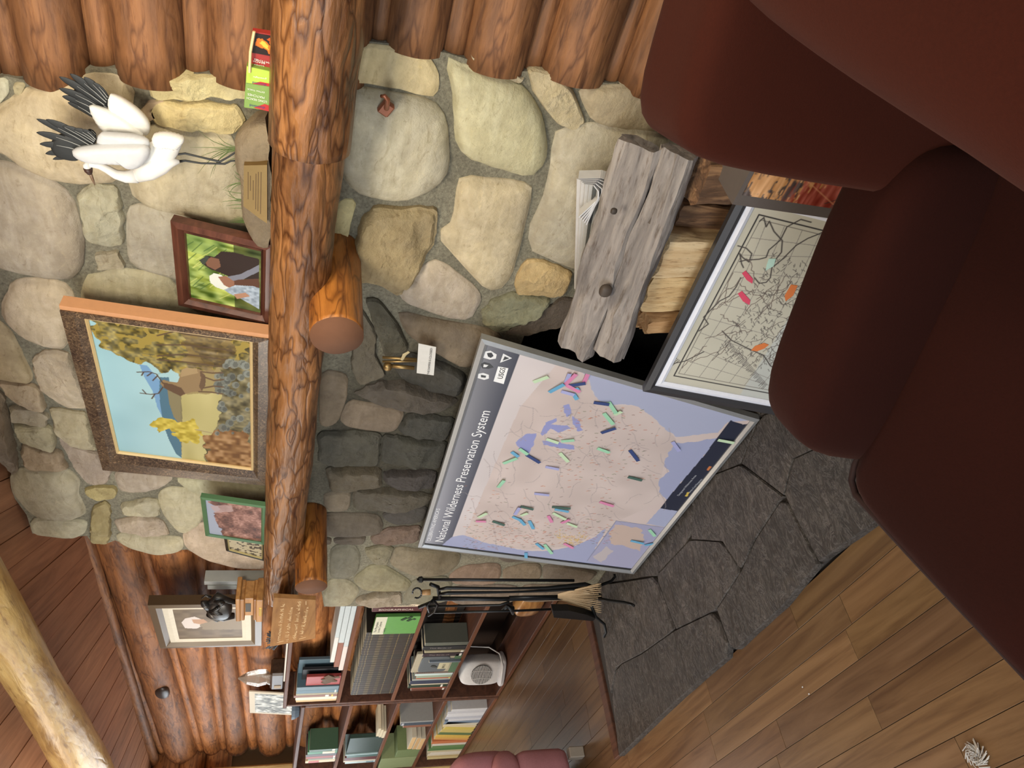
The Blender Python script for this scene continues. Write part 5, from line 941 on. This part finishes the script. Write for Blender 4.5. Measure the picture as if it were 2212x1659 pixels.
# ---------------------------------------------------------------- fireplace tools
ft = empty('fireplace_tool_set', (-2.95, 1.42, .03), 'black wrought iron fireplace tool set with curled feet and straw brush', 'fireplace tools')
TY = 1.44
def rod(name, pts, r, mat=M_iron, n=10, **k): return MB().tube([W(a, b, Y=TY + d) for a, b, d in pts], r, n, **k).build(name, mat, ft, True)
rod('poker', [(912, 1252, 0), (1100, 1253, 0), (1240, 1254, 0)], .0062); MB().lathe(tuple(W(907, 1252, Y=TY) - Vector((0, 0, .012))), [(.004, -.004), (.013, .004), (.011, .016), (.003, .024)], 6).build('finial', M_iron, ft)
rod('center_post', [(935, 1293, 0), (1080, 1294, 0), (1180, 1292, 0), (1290, 1288, 0)], .0095)
rod('tongs', [(948, 1274, -.01), (965, 1270, -.01), (1100, 1271, -.01), (1180, 1270, -.01), (1265, 1262, -.01), (1285, 1268, -.01), (1296, 1286, -.02)], [.006, .007, .0045, .007, .009, .006, .005]); rod('tongs', [(948, 1284, -.01), (968, 1281, -.01), (1100, 1279, -.01), (1180, 1276, -.01), (1265, 1270, -.01), (1280, 1284, -.02)], [.006, .0075, .0045, .006, .008, .005])
rod('shovel_handle', [(938, 1323, -.03), (1100, 1320, -.03), (1190, 1316, -.03)], .0052); rod('shovel_handle', [(925, 1310, -.02), (1080, 1307, -.02), (1100, 1300, -.02)], .005)
rod('hanger', [(905, 1312, 0), (935, 1300, 0), (950, 1290, 0), (946, 1268, 0), (930, 1262, 0)], .008); rod('hanger', [(925, 1330, -.03), (938, 1322, -.03), (945, 1306, -.02), (935, 1296, -.02), (922, 1306, -.03), (928, 1322, -.03)], .006)
b_ = MB()
for i in range(12):
    t0, t1 = i / 12 * 5.2 - .3, (i + 1) / 12 * 5.2 - .3; f_ = lambda t: W(901 + 10 * math.cos(t + 3.4), 1281 + 11 * math.sin(t + 3.4), Y=TY); b_.tube([f_(t0), f_(t1)], .0035, 8)
b_.build('ring', M_iron, ft, True); rod('wood_grip', [(912, 1280, 0), (930, 1279, 0)], [.011, .012], plain((170, 132, 88), .5)); rod('poker_hook', [(1085, 1318, -.02), (1095, 1310, -.03), (1106, 1314, -.03), (1108, 1326, -.03)], [.005, .009, .012, .006])
b_ = MB(); sh = [(1190, 1305), (1225, 1305), (1262, 1314), (1282, 1322), (1276, 1328), (1235, 1324), (1192, 1320)]; P = [W(a, b, Y=TY - .03) for a, b in sh]; n = len(P)
b_.add([p for p in P] + [p + Vector((0, -.03, -.004)) for p in P], [tuple(range(n)), tuple(range(2 * n - 1, n - 1, -1))] + [(i, (i + 1) % n, (i + 1) % n + n, i + n) for i in range(n)]); b_.build('shovel_pan', M_iron, ft)
br = MB(); 
for i in range(150):
    u0 = (i % 15) / 14 - .5; w0 = (i // 15) / 9 - .5; a = W(1205, 1288 + u0 * 10, Y=TY + w0 * .01); b = W(1291 + rng.random() * 8, 1292 + u0 * 62, Y=TY + w0 * .06); c = a.lerp(b, .4) + Vector((0, 0, .0)) + (b - a).cross(Vector((0, 1, 0))).normalized() * (-.006 * u0); br.tube([a, c, b], [.0022, .0026, .0018], 4)
tag(br.build('brush_straw', plain((186, 160, 124), .85), ft), kind='stuff'); rod('brush_handle', [(1100, 1290, 0), (1210, 1288, 0)], .006)
def foot(pts): MB().tube([Vector(p) for p in pts], [.008, .0075, .007, .0065, .006, .006], 8).build('foot', M_iron, ft, True)
g0 = W(1292, 1288, Y=TY); gz = .038
for e_ in (W(1372, 1308, Z=gz), W(1308, 1376, Z=gz), W(1330, 1240, Z=gz)):
    d = e_ - Vector((g0.x, g0.y, gz)); s0 = Vector((g0.x, g0.y, .13)); foot([s0, s0 + d * .25 + Vector((0, 0, .012)), s0 + d * .5 + Vector((0, 0, -.02)), s0 + d * .68 + Vector((0, 0, -.07)), s0 + d * .88 + Vector((0, 0, -.088)), s0 + d * 1.0 + Vector((0, 0, -.085))])
rod('center_post', [(1285, 1288, 0), (1298, 1288, 0)], .012)
# ---------------------------------------------------------------- bookcases
BYF, BYB = 1.805, 2.02
def case(name, label, x0, x1, shelves, top, back_x1=None):
    e = empty(name, (x0, 1.9, 0), label, 'bookcase'); t = .022
    MB().bbox((x0, BYF, 0), (x0 + t, BYB, top)).build('side_panel', M_case, e); MB().bbox((x1 - t, BYF, 0), (x1, BYB, top)).build('side_panel', M_case, e)
    MB().bbox((x0 - .006, BYF - .008, top), (x1 + .006, BYB, top + t)).build('top', M_case, e)
    for z in shelves: MB().bbox((x0 + t, BYF + .002, z - t), (x1 - t, BYB, z)).build('shelf', M_case, e); MB().bbox((x0 + t, BYF - .001, z - t), (x1 - t, BYF + .002, z), .0008).build('shelf_edge', M_case_edge, e)
    MB().bbox((x0 + t, BYB - .008, .0), (x1 - t, BYB, shelves[0] + .02)).build('back_rail', M_case, e); return e
RX0, RX1, LX0 = -5.07, -3.30, -6.55
rc = case('bookcase', 'dark wooden bookcase beside the chimney holding an encyclopedia set and white heater', RX0, RX1, [.03, .395, .73, 1.075], 1.375)
lc = case('bookcase', 'dark wooden bookcase at the far left full of magazines and green books', LX0, RX0 - .014, [.025, .37, .68, .985], 1.262)
MB().box((RX0 + .03, BYB - .004, .40), (RX1 - .03, BYB + .0, 1.06)).build('back_panel', plain((52, 44, 38), .8), rc)
def shelfz(c, i): return [[.03, .395, .73, 1.075], [.025, .37, .68, .985]][c][i] + .0003
def book(x, z, w, h, d, c, lab, grp, spine=None, tilt=0.0, pages=False, y=None, name='book'):
    y0 = (BYF + .012) if y is None else y; M = Matrix.Translation((x, y0, z + w * math.sin(max(tilt, 0)) + .0004)) @ Matrix.Rotation(tilt, 4, 'Y')
    r = empty(name, None, lab, 'book', grp, M=M)
    MB().bbox((0, .0, 0), (w, d, h), .0015).build('cover', plain(c, .5), r, local=True)
    if w > .008: MB().box((w * .14, .003, h - .0005), (w * .86, d - .003, h + .0008)).build('page_block', plain((206, 196, 170), .9), r, local=True)
    if spine:
        for (a, b, cc) in spine: MB().box((w * .08, -.0009, h * a), (w * .92, .0002, h * b)).build('spine_label', plain(cc, .5), r, local=True)
    return r
def row(c, si, x, specs, grp, where):
    z = shelfz(c, si)
    for i, (w, h, col, nm, sp) in enumerate(specs):
        book(x, z, w, h, .15, col, f'{nm} {where}', grp, sp); x += w + .0012
    return x
WL = (222, 220, 212)
# encyclopedia set
n = 27; z = shelfz(0, 2); x = -4.955
for i in range(n):
    w = .0335 if i != 4 else .036; h = .262 + (rng.random() - .5) * .003; r = book(x, z, w - .0008, h, .17, (46 + int(rng.random() * 8), 42, 34), 'brown and gold volume of the uniform encyclopedia set', 'encyclopedia volumes on the second shelf', [(.07, .085, (128, 110, 70)), (.30, .315, (128, 110, 70)), (.86, .875, (128, 110, 70)), (.93, .938, (128, 110, 70)), (.42, .50, (78, 68, 48)), (.62, .72, (88, 76, 52))]); x += w
# right bookcase, top shelf
x = row(0, 3, -5.035, [(.030, .245, (214, 186, 140), 'tan paperback', None), (.042, .25, (226, 220, 196), 'thick cream book', [(.05, .11, WL)]), (.036, .262, (124, 78, 56), 'brown spined book', [(.1, .14, (222, 190, 80)), (.2, .28, WL)]), (.026, .25, (150, 142, 112), 'beige book', None), (.05, .25, (78, 108, 124), 'pair blue book', [(.05, .09, (200, 206, 206))]), (.05, .25, (86, 112, 124), 'second blue book', None)], 'books on the top shelf', 'on the top shelf of the bookcase by the chimney')
def facebook(name, c, si, x, w, h, col, lab, yy=.0, th=.02):
    r = empty(name, (x, BYF + .02 + yy, shelfz(c, si)), lab, 'book', 'books standing face out'); MB().bbox((x, BYF + .02 + yy, shelfz(c, si)), (x + w, BYF + .02 + yy + th, shelfz(c, si) + h), .002).build('cover', plain(col, .5), r); return r
facebook('book', 0, 3, -4.80, .20, .25, (82, 104, 116), 'large slate blue book standing face out behind the red one', .08)
fbk = facebook('book', 0, 3, -4.80, .15, .225, (40, 42, 46), 'black book standing face out under the red one', .04)
rb_ = facebook('book', 0, 3, -4.79, .13, .20, (156, 64, 60), 'red book with a brown bear cover standing face out', .0)
b_ = MB(); zz = shelfz(0, 3)
for c0, c1, rr in (((-4.74, zz + .06), (-4.68, zz + .085), .036), ((-4.69, zz + .08), (-4.655, zz + .05), .034), ((-4.76, zz + .10), (-4.735, zz + .07), .022), ((-4.73, zz + .05), (-4.735, zz + .02), .014), ((-4.68, zz + .05), (-4.67, zz + .01), .016)): b_.tube([(c0[0], BYF + .018, c0[1]), (c1[0], BYF + .018, c1[1])], rr, 12, flat=.1, up=(0, 0, 1))
b_.build('bear_picture', plain((92, 72, 54), .7), rb_)
fl = [((206, 206, 200), (1.0,)), ((142, 88, 66), ()), ((222, 208, 202), ())]
for i, (x0_, x1_, z0_, h_, c_, lb) in enumerate(((-4.55, -3.42, 0, .026, (216, 204, 200), 'lowest white flat box lying on the top shelf'), (-4.50, -3.42, .0275, .030, (140, 90, 70), 'brown and white flat box in the middle of the stack'), (-4.43, -3.42, .059, .024, (214, 214, 210), 'topmost white flat box of the shelf stack'))):
    z0_ += shelfz(0, 3); e = empty('flat_box', (x0_, BYF, z0_), lb, 'box', 'flat boxes on the top shelf'); MB().bbox((x0_, BYF + .01, z0_), (x0_ + .33, BYB - .03, z0_ + h_), .002).build('box_end', plain(c_, .6), e); MB().bbox((x0_ + .332, BYF + .01, z0_), (x1_, BYB - .03, z0_ + h_), .002).build('box_side', plain((186, 196, 198), .5), e)
# second shelf right part
gb = empty('book', (-4.04, BYF, shelfz(0, 2)), 'bright green paperback with cream title strip standing face out', 'book'); zz = shelfz(0, 2); MB().bbox((-4.045, BYF - .0, zz), (-3.835, BYF + .02, zz + .235), .001).build('cover', plain((96, 152, 78), .5), gb); MB().box((-4.045, BYF - .001, zz + .175), (-3.835, BYF, zz + .235)).build('title_strip', plain((206, 206, 184), .5), gb)
b_ = MB(); 
for a, b2_, r_ in ((.02, .05, .016), (.035, .08, .02), (.05, .05, .016), (.03, .025, .008)): b_.tube([(-3.90 + a, BYF - .002, zz + b2_), (-3.89 + a, BYF - .002, zz + b2_ + .012)], r_, 9, flat=.08, up=(0, 0, 1))
b_.build('bush_picture', plain((40, 62, 36), .7), gb)
def wtext(txt, p, size, mat, parent, ang=0, w=None):
    cu = bpy.data.curves.new('lettering', 'FONT'); cu.body = txt; cu.size = size; cu.resolution_u = 2; cu.materials.append(mat); o = bpy.data.objects.new('lettering', cu); COL.objects.link(o); o = as_mesh(o); k = (w / max(o.dimensions.x, .001)) if w else 1
    o.matrix_basis = Matrix.Translation(p) @ Matrix.Rotation(ang, 4, 'Y') @ Matrix.Rotation(math.pi / 2, 4, 'X') @ Matrix.Diagonal((k, 1, 1, 1)); o.parent = parent; o.matrix_parent_inverse = world_inv(parent); return o
for i, t in enumerate(('The Mountains', 'in the Canyon', 'Larry')): wtext(t, (-4.02, BYF - .0015, zz + .215 - i * .018 - (.01 if i == 2 else 0)), .02, M_black, gb, 0, .13 if i < 2 else .05)
for i, (x_, w_, c_, t1, h_) in enumerate(((-3.80, .05, (80, 36, 38), 'BIOGRAPHICAL', .262), (-3.745, .028, (222, 206, 178), 'REVERSE DICTIONARY', .255), (-3.712, .035, (70, 30, 34), '', .27), (-3.675, .03, (150, 36, 40), '', .268))):
    r = book(x_, zz, w_, h_, .18, c_, ['maroon biographical dictionary lying at the encyclopedia row end', 'cream reverse dictionary beside the maroon one', 'dark maroon volume partly hidden by the chimney', 'red volume partly hidden by the chimney'][i], 'dictionaries on the second shelf')
    if t1:
        o = wtext(t1, (x_ + w_ * .35, BYF + .0105, zz + h_ * .88), w_ * .5, plain((226, 214, 200), .5) if i == 0 else plain((60, 40, 40), .5), r, math.pi / 2, h_ * .7)
# third shelf
x = row(0, 1, -4.93, [(.034, .225, (98, 62, 50), 'brown leather book', [(.05, .1, WL)]), (.012, .23, (150, 78, 58), 'thin rust coloured book', None), (.045, .25, (44, 60, 46), 'dark green book', [(.12, .17, WL)]), (.014, .235, (206, 196, 170), 'thin cream book', None), (.058, .25, (56, 62, 82), 'thick navy book', None), (.022, .24, (158, 164, 158), 'grey book', None), (.014, .22, (176, 92, 60), 'thin orange book', [(.02, .07, (222, 206, 110))]), (.036, .22, (150, 166, 148), 'sage green book', None), (.028, .235, (196, 214, 212), 'pale blue white book', None), (.020, .235, (120, 104, 96), 'taupe spined book', None)], 'books on the third shelf', 'on the third shelf of the bookcase by the chimney')
zz = shelfz(0, 1); bb = empty('binder', (x, BYF, zz), 'grey spiral bound book with small bird picture standing face out', 'book'); MB().bbox((x + .01, BYF + .01, zz + .0), (x + .28, BYF + .03, zz + .27), .003).build('cover', plain((170, 162, 140), .6), bb)
MB().add(*soft((x + .03, BYF + .002, zz + .065), (x + .25, BYF + .0095, zz + .235), 9, 8)).build('grey_panel', plain((92, 98, 102), .6), bb, True); MB().box((x + .012, BYF + .004, zz), (x + .278, BYF + .009, zz + .04)).build('green_panel', plain((84, 112, 84), .6), bb)
MB().box((x + .08, BYF - .0005, zz + .055), (x + .17, BYF + .003, zz + .12)).build('title_panel', plain((186, 180, 150), .6), bb); b_ = MB().tube([(x + .105, BYF - .001, zz + .125), (x + .12, BYF - .001, zz + .15), (x + .13, BYF - .001, zz + .163)], [.003, .014, .008], 8, flat=.15, up=(0, 0, 1)); b_.build('bird_picture', plain((60, 62, 60), .6), bb)
wtext('BIRDS', (x + .09, BYF - .001, zz + .08), .022, M_black, bb, 0, .06)
b_ = MB()
for i in range(12): b_.tube([(x + .004, BYF + .008, zz + .13 + i * .011), (x + .016, BYF + .006, zz + .132 + i * .011)], .002, 5)
b_.build('spiral', M_black, bb)
xx = x + .20
for i, (w_, h_, c_, lb, t_) in enumerate(((.014, .19, (110, 120, 130), 'thin blue grey booklet in front of the bird book', ''), (.040, .24, (56, 44, 50), 'dark plum spine with gothic lettering and white shelf label', 'The Birds of'), (.030, .235, (150, 142, 116), 'beige spine next to the plum one', ''), (.045, .255, (44, 46, 48), 'black spine with gothic lettering behind the fire tools', 'The Birds of'), (.04, .25, (96, 100, 90), 'grey green book behind the fire tools', ''))):
    r = book(xx + (.03 if i else 0), zz, w_, h_, .12, c_, lb, 'books right of the bird book', [(.03, .09, WL)] if i in (1, 2) else None, y=BYF - .012 if i < 1 else BYF + .004); xx += w_ + .012
    if t_: wtext(t_, (xx - .012 - w_ * .55 + (.03), BYF + .0025, zz + h_ * .85), .022, plain((150, 144, 140), .5), r, math.pi / 2, h_ * .5)
# heater and firewood block on the lowest shelf
ht = empty('fan_heater', (-4.45, BYF + .05, .03), 'white electric fan heater with round slotted grille on the lowest shelf', 'heater')
HC = W(1045, 1446, Y=1.88); hw, hh = .105, W(997, 1446, Y=1.86).z - .031; HM = Matrix.Translation((HC.x, 1.885, .031)) @ Matrix.Rotation(math.radians(34), 4, 'Z')
MB().add(*soft((-hw * .9, -.06, .02), (hw * .9, .05, hh), 4, 10, M=HM)).build('housing', M_white, ht, True); MB().add(*soft((-hw, -.072, 0), (hw, .06, .042), 4, 8, M=HM)).build('base', plain((214, 214, 218), .5), ht, True)
gc = Vector((0, -.0605, hh * .55)); gr_ = .068
MB().tube([HM @ gc, HM @ (gc + Vector((0, -.004, 0)))], gr_, 36).build('grille_back', plain((38, 40, 42), .7), ht)
sl = MB()
for i in range(-9, 10):
    zz_ = i * gr_ / 9.6; hw_ = math.sqrt(max(gr_ ** 2 - zz_ ** 2, 0)); sl.tube([HM @ (gc + Vector(q)) for q in ((-hw_, -.006, zz_), (0, -.0075, zz_ + .002), (hw_, -.006, zz_))], .0017, 6)
for xx_ in (-.4, .4): hh_ = math.sqrt(1 - xx_ ** 2) * gr_; sl.tube([HM @ (gc + Vector(q)) for q in ((xx_ * gr_, -.0085, -hh_), (xx_ * gr_ + .006, -.009, 0), (xx_ * gr_, -.0085, hh_))], .002, 6)
sl.build('grille', M_white, ht); MB().tube([HM @ Vector(q) for q in ((hw * .9, .03, hh - .04), (hw + .04, .03, hh - .06), (hw + .05, .0, hh * .4), (hw + .02, -.03, .05), (hw * .6, -.075, .03), (-hw * .6, -.078, .03))], .004, 8).build('power_cord', M_white, ht, True)
hd_ = MB().add(*soft((-3.95, BYF + .02, .18), (-3.72, BYF + .16, .34), 3.2, 6, .02, 4)).build('wooden_block', M_pedestal, None, True); tag(hd_, 'rough brown wooden block hanging under the shelf behind the fire tools', 'wood block'); hd_.location.z = -.146
# left bookcase
x = row(1, 3, -6.28, [(.05, .215, (214, 190, 150), 'cream and red paperback', [(.55, .9, (180, 70, 62))]), (.012, .2, (198, 186, 150), 'thin tan booklet', None), (.034, .20, (112, 106, 86), 'olive grey book', [(.04, .1, WL)]), (.045, .215, (150, 58, 54), 'red book', [(.04, .1, WL)]), (.05, .22, (58, 44, 44), 'black brown book', None), (.055, .21, (44, 116, 78), 'bright green book', [(.08, .5, (216, 204, 184))]), (.045, .20, (60, 90, 70), 'dark green book', [(.1, .2, WL)])], 'books on the far bookcase top shelf', 'on the top shelf of the far bookcase')
x = row(1, 2, -6.36, [(.04, .225, (188, 208, 208), 'pale blue book', [(.05, .3, (120, 150, 160))]), (.03, .24, (206, 196, 176), 'thin cream book', None), (.07, .235, (92, 44, 46), 'maroon book', None), (.05, .225, (70, 104, 100), 'teal book', None), (.016, .24, (170, 196, 200), 'glossy pale book', None)], 'books on the far bookcase second shelf', 'on the second shelf of the far bookcase')
facebook('book', 1, 2, x + .0, .34, .235, (44, 66, 60), 'very large dark green book standing face out on the far bookcase', .0, .03)
for i in range(3): e = empty('book', (x + .36, BYF, .68), ['lowest cream book lying flat next to the dark green one', 'middle cream book lying flat next to the dark green one', 'top cream book lying flat next to the dark green one'][i], 'book', 'cream books lying flat'); MB().bbox((x + .36 + i * .02, BYF + .005, .6805 + i * .0215), (x + .50 + i * .03, BYB - .03, .70 + i * .0215), .001).build('cover', plain((214, 204, 176), .7), e)
mg = empty('magazine_box', (-6.5, BYF, .37), 'pale green cardboard magazine file on the far bookcase', 'magazine file'); zz = shelfz(1, 1)
MB().bbox((-6.52, BYF + .004, zz), (-6.27, BYF + .19, zz + .27), .002).build('box', plain((134, 146, 104), .7), mg); MB().bbox((-6.262, BYF + .006, zz), (-6.10, BYF + .19, zz + .17), .002).build('box', plain((112, 128, 84), .7), mg)
xs_ = -6.08
for i, (w_, h_, c_) in enumerate(((.15, .035, (206, 170, 120)), (.15, .032, (196, 160, 112)), (.16, .034, (210, 176, 126)))):
    e = empty('paperback', (xs_, BYF, zz), ['lowest tan paperback of the flat stack on the far bookcase', 'middle tan paperback of the flat stack on the far bookcase', 'top tan paperback of the flat stack on the far bookcase'][i], 'book', 'tan paperbacks lying flat'); MB().bbox((xs_ + i * .01, BYF - .0, zz + i * .036), (xs_ + .24 + i * .02, BYB - .04, zz + i * .036 + h_), .001).build('cover', plain((198, 192, 172), .7), e); MB().box((xs_ + i * .01 + .002, BYF - .0015, zz + i * .036 + .003), (xs_ + .235 + i * .02, BYF, zz + i * .036 + h_ - .003)).build('page_block', plain(c_, .9), e)
x = row(1, 1, -5.62, [(.04, .2, (140, 96, 76), 'brown book', None), (.055, .225, (70, 82, 94), 'slate blue book', [(.9, .97, (180, 184, 190))]), (.02, .23, (150, 152, 150), 'grey booklet', None)], 'books on the far bookcase third shelf', 'on the third shelf of the far bookcase')
x = -6.40; zz = shelfz(1, 0); cols = [(206, 190, 140), (190, 168, 120), (214, 206, 186), (216, 208, 192), (196, 184, 150), (92, 128, 80), (104, 136, 88), (208, 200, 188), (196, 120, 78), (210, 160, 90), (212, 176, 86), (98, 118, 78), (200, 182, 110), (206, 186, 96), (214, 198, 160), (206, 200, 180), (120, 138, 158), (206, 208, 214), (186, 190, 200), (214, 216, 220), (196, 198, 204), (204, 206, 210)]
nm = ['straw yellow', 'tan', 'cream', 'ivory', 'beige', 'leaf green', 'moss green', 'off white', 'orange', 'amber', 'golden yellow', 'olive green', 'mustard', 'bright yellow', 'pale cream', 'bone white', 'slate blue', 'white', 'grey white', 'glossy white', 'silver grey', 'pearl white']
for i, c in enumerate(cols):
    w_ = .036 + rng.random() * .022; tl = (.22 if 9 <= i <= 15 else .03) * (1 if i < 16 else .1); book(x, zz, w_, .235 + rng.random() * .04, .16, c, f'{nm[i]} magazine volume on the lowest shelf of the far bookcase', 'magazines on the lowest shelf', None, tl, name='magazine'); x += w_ + .003
# things on top of the bookcases
cz = 1.398
bs = empty('crystal_stand', (-4.75, 1.88, cz), 'clear quartz crystal standing on a dark wooden block', 'crystal'); MB().bbox((-4.93, 1.86, cz), (-4.70, 1.97, cz + .085), .012).build('block', M_dark, bs); MB().bbox((-4.90, 1.857, cz + .02), (-4.86, 1.861, cz + .06), .001).build('label', plain((150, 130, 104), .6), bs)
c0, c1 = W(592, 1465, Y=1.9), W(514, 1465, Y=1.9); m = MB(); m.tube([Vector((c0.x, 1.91, cz + .085)), Vector((c0.x, 1.91, cz + .11)), c0.lerp(c1, .45) + Vector((0, 0, .0)), c0.lerp(c1, .75), c1], [.02, .045, .05, .035, .004], 6); m.tube([Vector((c0.x - .04, 1.90, cz + .085)), c0.lerp(c1, .35) + Vector((-.05, 0, 0))], [.025, .004], 6); m.tube([Vector((c0.x + .03, 1.90, cz + .085)), c0.lerp(c1, .5) + Vector((.04, 0, 0))], [.02, .003], 5); m.build('crystal', M_quartz, bs)
pc = MB(); 
for i in range(60): a = rng.random() * 6.28; e = rng.random(); pc.tube([(-4.34, 1.92, cz + .03), (-4.34 + .09 * math.cos(a) * e, 1.92 + .05 * math.sin(a), cz + .03 + .09 * math.sqrt(1 - e * .8))], .003, 4)
tag(pc.build('dried_grass_bunch', plain((96, 104, 112), .8)), 'blue grey bunch of dried twigs beside the carved sign', 'dried plant'); MB_ = MB().bbox((-4.70, 1.82, cz), (-4.15, 1.95, cz + .009), .002).build('paper_tray', M_paper); tag(MB_, 'flat white tray on top of the bookcase under the dried twigs', 'tray')
bp = Panel('picture_frame', -5.55, 1.94, 1.286, -.1, .1, 'cream mounted black and white landscape photo on the far bookcase', 'picture frame'); bq = bp.P([(538, 1497), (642, 1520), (642, 1558), (540, 1540)]); bq = [(bq[3][0], bp.loc(540, 1545)[1]), (bp.loc(590, 1497)[0], bp.loc(538, 1500)[1]), (bp.loc(590, 1497)[0], 0), (bq[3][0], 0)]
bp.slab('mount', bq, 0, .008, plain((206, 196, 176), .7)); iq = inset(bq, .035); cv = Canvas(bp, iq, 60, 50, (140, 140, 132), -.001); cv.noise(.3, 30, 5); cv.noise(.25, 80, 6); cv.build('photograph', M_print)
bowl = MB().lathe((-5.35, 1.88, 1.286), [(.03, 0), (.04, .004), (.055, .03), (.058, .05), (.052, .05), (.03, .01)], 16).build('small_bowl', plain((96, 112, 128), .4)); tag(bowl, 'small blue grey bowl in front of the black and white photo', 'bowl')
sw = MB().bbox((-5.22, 1.90, 1.286), (-5.19, 1.93, 1.345), .003).build('white_candle', M_white); tag(sw, 'small white block beside the blue grey bowl', 'candle')
# portrait on the log wall
pr = Panel('portrait_frame', -4.60, 1.93, 1.60, -.097, .0, 'wide framed sepia portrait of a white haired person hung on the log wall', 'picture frame')
q = pr.P([(320, 1305), (566, 1296), (566, 1383), (343, 1393)]); qq = [(q[3][0], pr.loc(335, 1350)[1]), (q[1][0], pr.loc(335, 1350)[1]), (q[1][0], pr.loc(566, 1340)[1]), (q[3][0], pr.loc(566, 1340)[1])]
pr.frame('frame', qq, inset(qq, .055), -.02, -.006, .03, plain((96, 78, 54), .35)); pr.frame('mat_board', inset(qq, .05), inset(qq, .10), -.006, -.005, .02, plain((216, 208, 190), .7)); iq = inset(qq, .10)
cv = Canvas(pr, iq, 90, 120, (104, 86, 62), -.003); cv.noise(.05, 30, 2); cv.fill([(392, 1345), (400, 1336), (420, 1332), (436, 1338), (440, 1350), (425, 1358), (400, 1357)], (206, 196, 190)); cv.fill([(414, 1338), (440, 1338), (450, 1345), (440, 1350), (418, 1346)], (176, 136, 104)); cv.fill([(430, 1350), (460, 1340), (540, 1335), (560, 1360), (440, 1360)], (132, 116, 92), jag=.01); cv.build('portrait_print', M_print)
# ---------------------------------------------------------------- plum sofa at far left
ps = empty('plum_sofa', (-4.6, 1.0, 0), 'plum upholstered sofa with skirt standing against the left, only its arm in view', 'sofa')
xr = -3.705
MB().add(*soft((xr - .9, .45, .07), (xr, 1.09, .335), 10, 8)).build('skirt', M_pink, ps, True); MB().add(*soft((xr - .24, .40, .30), (xr + .005, 1.095, .455), 3.2, 10)).build('arm', M_pink, ps, True)
MB().add(*soft((xr - .86, .44, .31), (xr - .22, 1.07, .44), 5, 8)).build('seat_cushion', M_pink, ps, True); MB().add(*soft((xr - .9, .95, .30), (xr - .12, 1.14, .60), 4, 8)).build('backrest', M_pink, ps, True)
MB().bbox((xr - .05, 1.02, 0), (xr - .005, 1.07, .075), .004).build('foot', plain((160, 150, 136), .4), ps); MB().bbox((xr - .9, .46, 0), (xr - .85, .51, .075), .004).build('foot', plain((160, 150, 136), .4), ps)
# ---------------------------------------------------------------- big suede armchair in front
ch = empty('suede_armchair', (-.4, .4, 0), 'large russet suede armchair close to the camera, back towards the viewer', 'armchair')
al = math.atan2(.945, -.326) - math.pi / 2        # turn of the chair: local x points away from the facing side, local y to the far arm
CM = Matrix.Translation((-.985, .71, 0)) @ Matrix.Rotation(al, 4, 'Z')
def cs(name, a, b, p, mat, seed, amp=.008, n=14): return MB().add(*soft(a, b, p, n, amp, seed, CM)).build(name, mat, ch, True)
# local frame: origin at the far front corner of the seat, +x towards the back, +y towards the far arm
cs('seat_cushion', (-.005, -1.05, .27), (.72, .0, .475), 12, M_suede_shaded, 1)
cs('base', (.02, -1.0, .06), (.80, .10, .30), 14, M_suede_shaded, 2, .003)
cs('arm', (.05, -.035, .10), (.62, .155, .618), 5, M_suede_shaded, 3)
cs('arm', (.05, -1.25, .10), (.62, -1.04, .655), 5, M_suede_shaded, 8)
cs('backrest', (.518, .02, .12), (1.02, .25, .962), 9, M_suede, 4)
BM = Matrix.Translation((-.205, .25, 0)) @ Matrix.Rotation(math.radians(9), 4, 'Z')
MB().add(*soft((0, -.75, .36), (.62, .90, .985), 7, 26, .006, 5, BM)).build('back_cushion', M_suede, ch, True)
P = [CM @ Vector((a, b, .452)) for a, b in ((.012, -1.04), (.0, -.95), (-.006, -.6), (-.006, -.2), (-.003, -.03), (.012, -.006), (.04, .002), (.2, .003), (.5, .003))]
MB().tube(P, .0065, 8).build('piping', M_piping, ch, True)
for x_, y_ in ((.06, -.95), (.72, -.95), (.06, .02), (.72, .02)): MB().box((x_, y_, 0), (x_ + .05, y_ + .05, .07), M=CM).build('leg', M_dark, ch)
# ---------------------------------------------------------------- small things on the floor
c = W(2112, 1632, Z=.0); m = MB()
for i in range(60):
    a = rng.random() * 6.28; r = .004 + rng.random() * .020; P = [c + Vector((r * .4 * math.cos(a), r * .4 * math.sin(a), .003)), c + Vector((r * math.cos(a + .6), r * math.sin(a + .6), .004 + rng.random() * .012)), c + Vector((r * 1.5 * math.cos(a + 1.3), r * 1.5 * math.sin(a + 1.3), .003))]; m.tube(P, .0012, 4)
t = m.build('carpet_tuft', plain((206, 202, 196), .9)); tag(t, 'tangled white rug fringe lying on the oak floor', 'rug fringe')
for (a, b) in ((1734, 1484), (1748, 1499)): c = W(a, b, Z=.0005); o = MB().add(*soft(tuple(c + Vector((-.003, -.002, 0))), tuple(c + Vector((.003, .002, .002))), 2.5, 3)).build('paper_scrap', M_white); tag(o, ['larger white speck of paper on the oak floor', 'tiny white speck of paper beside the larger one'][a > 1740], 'paper scrap')
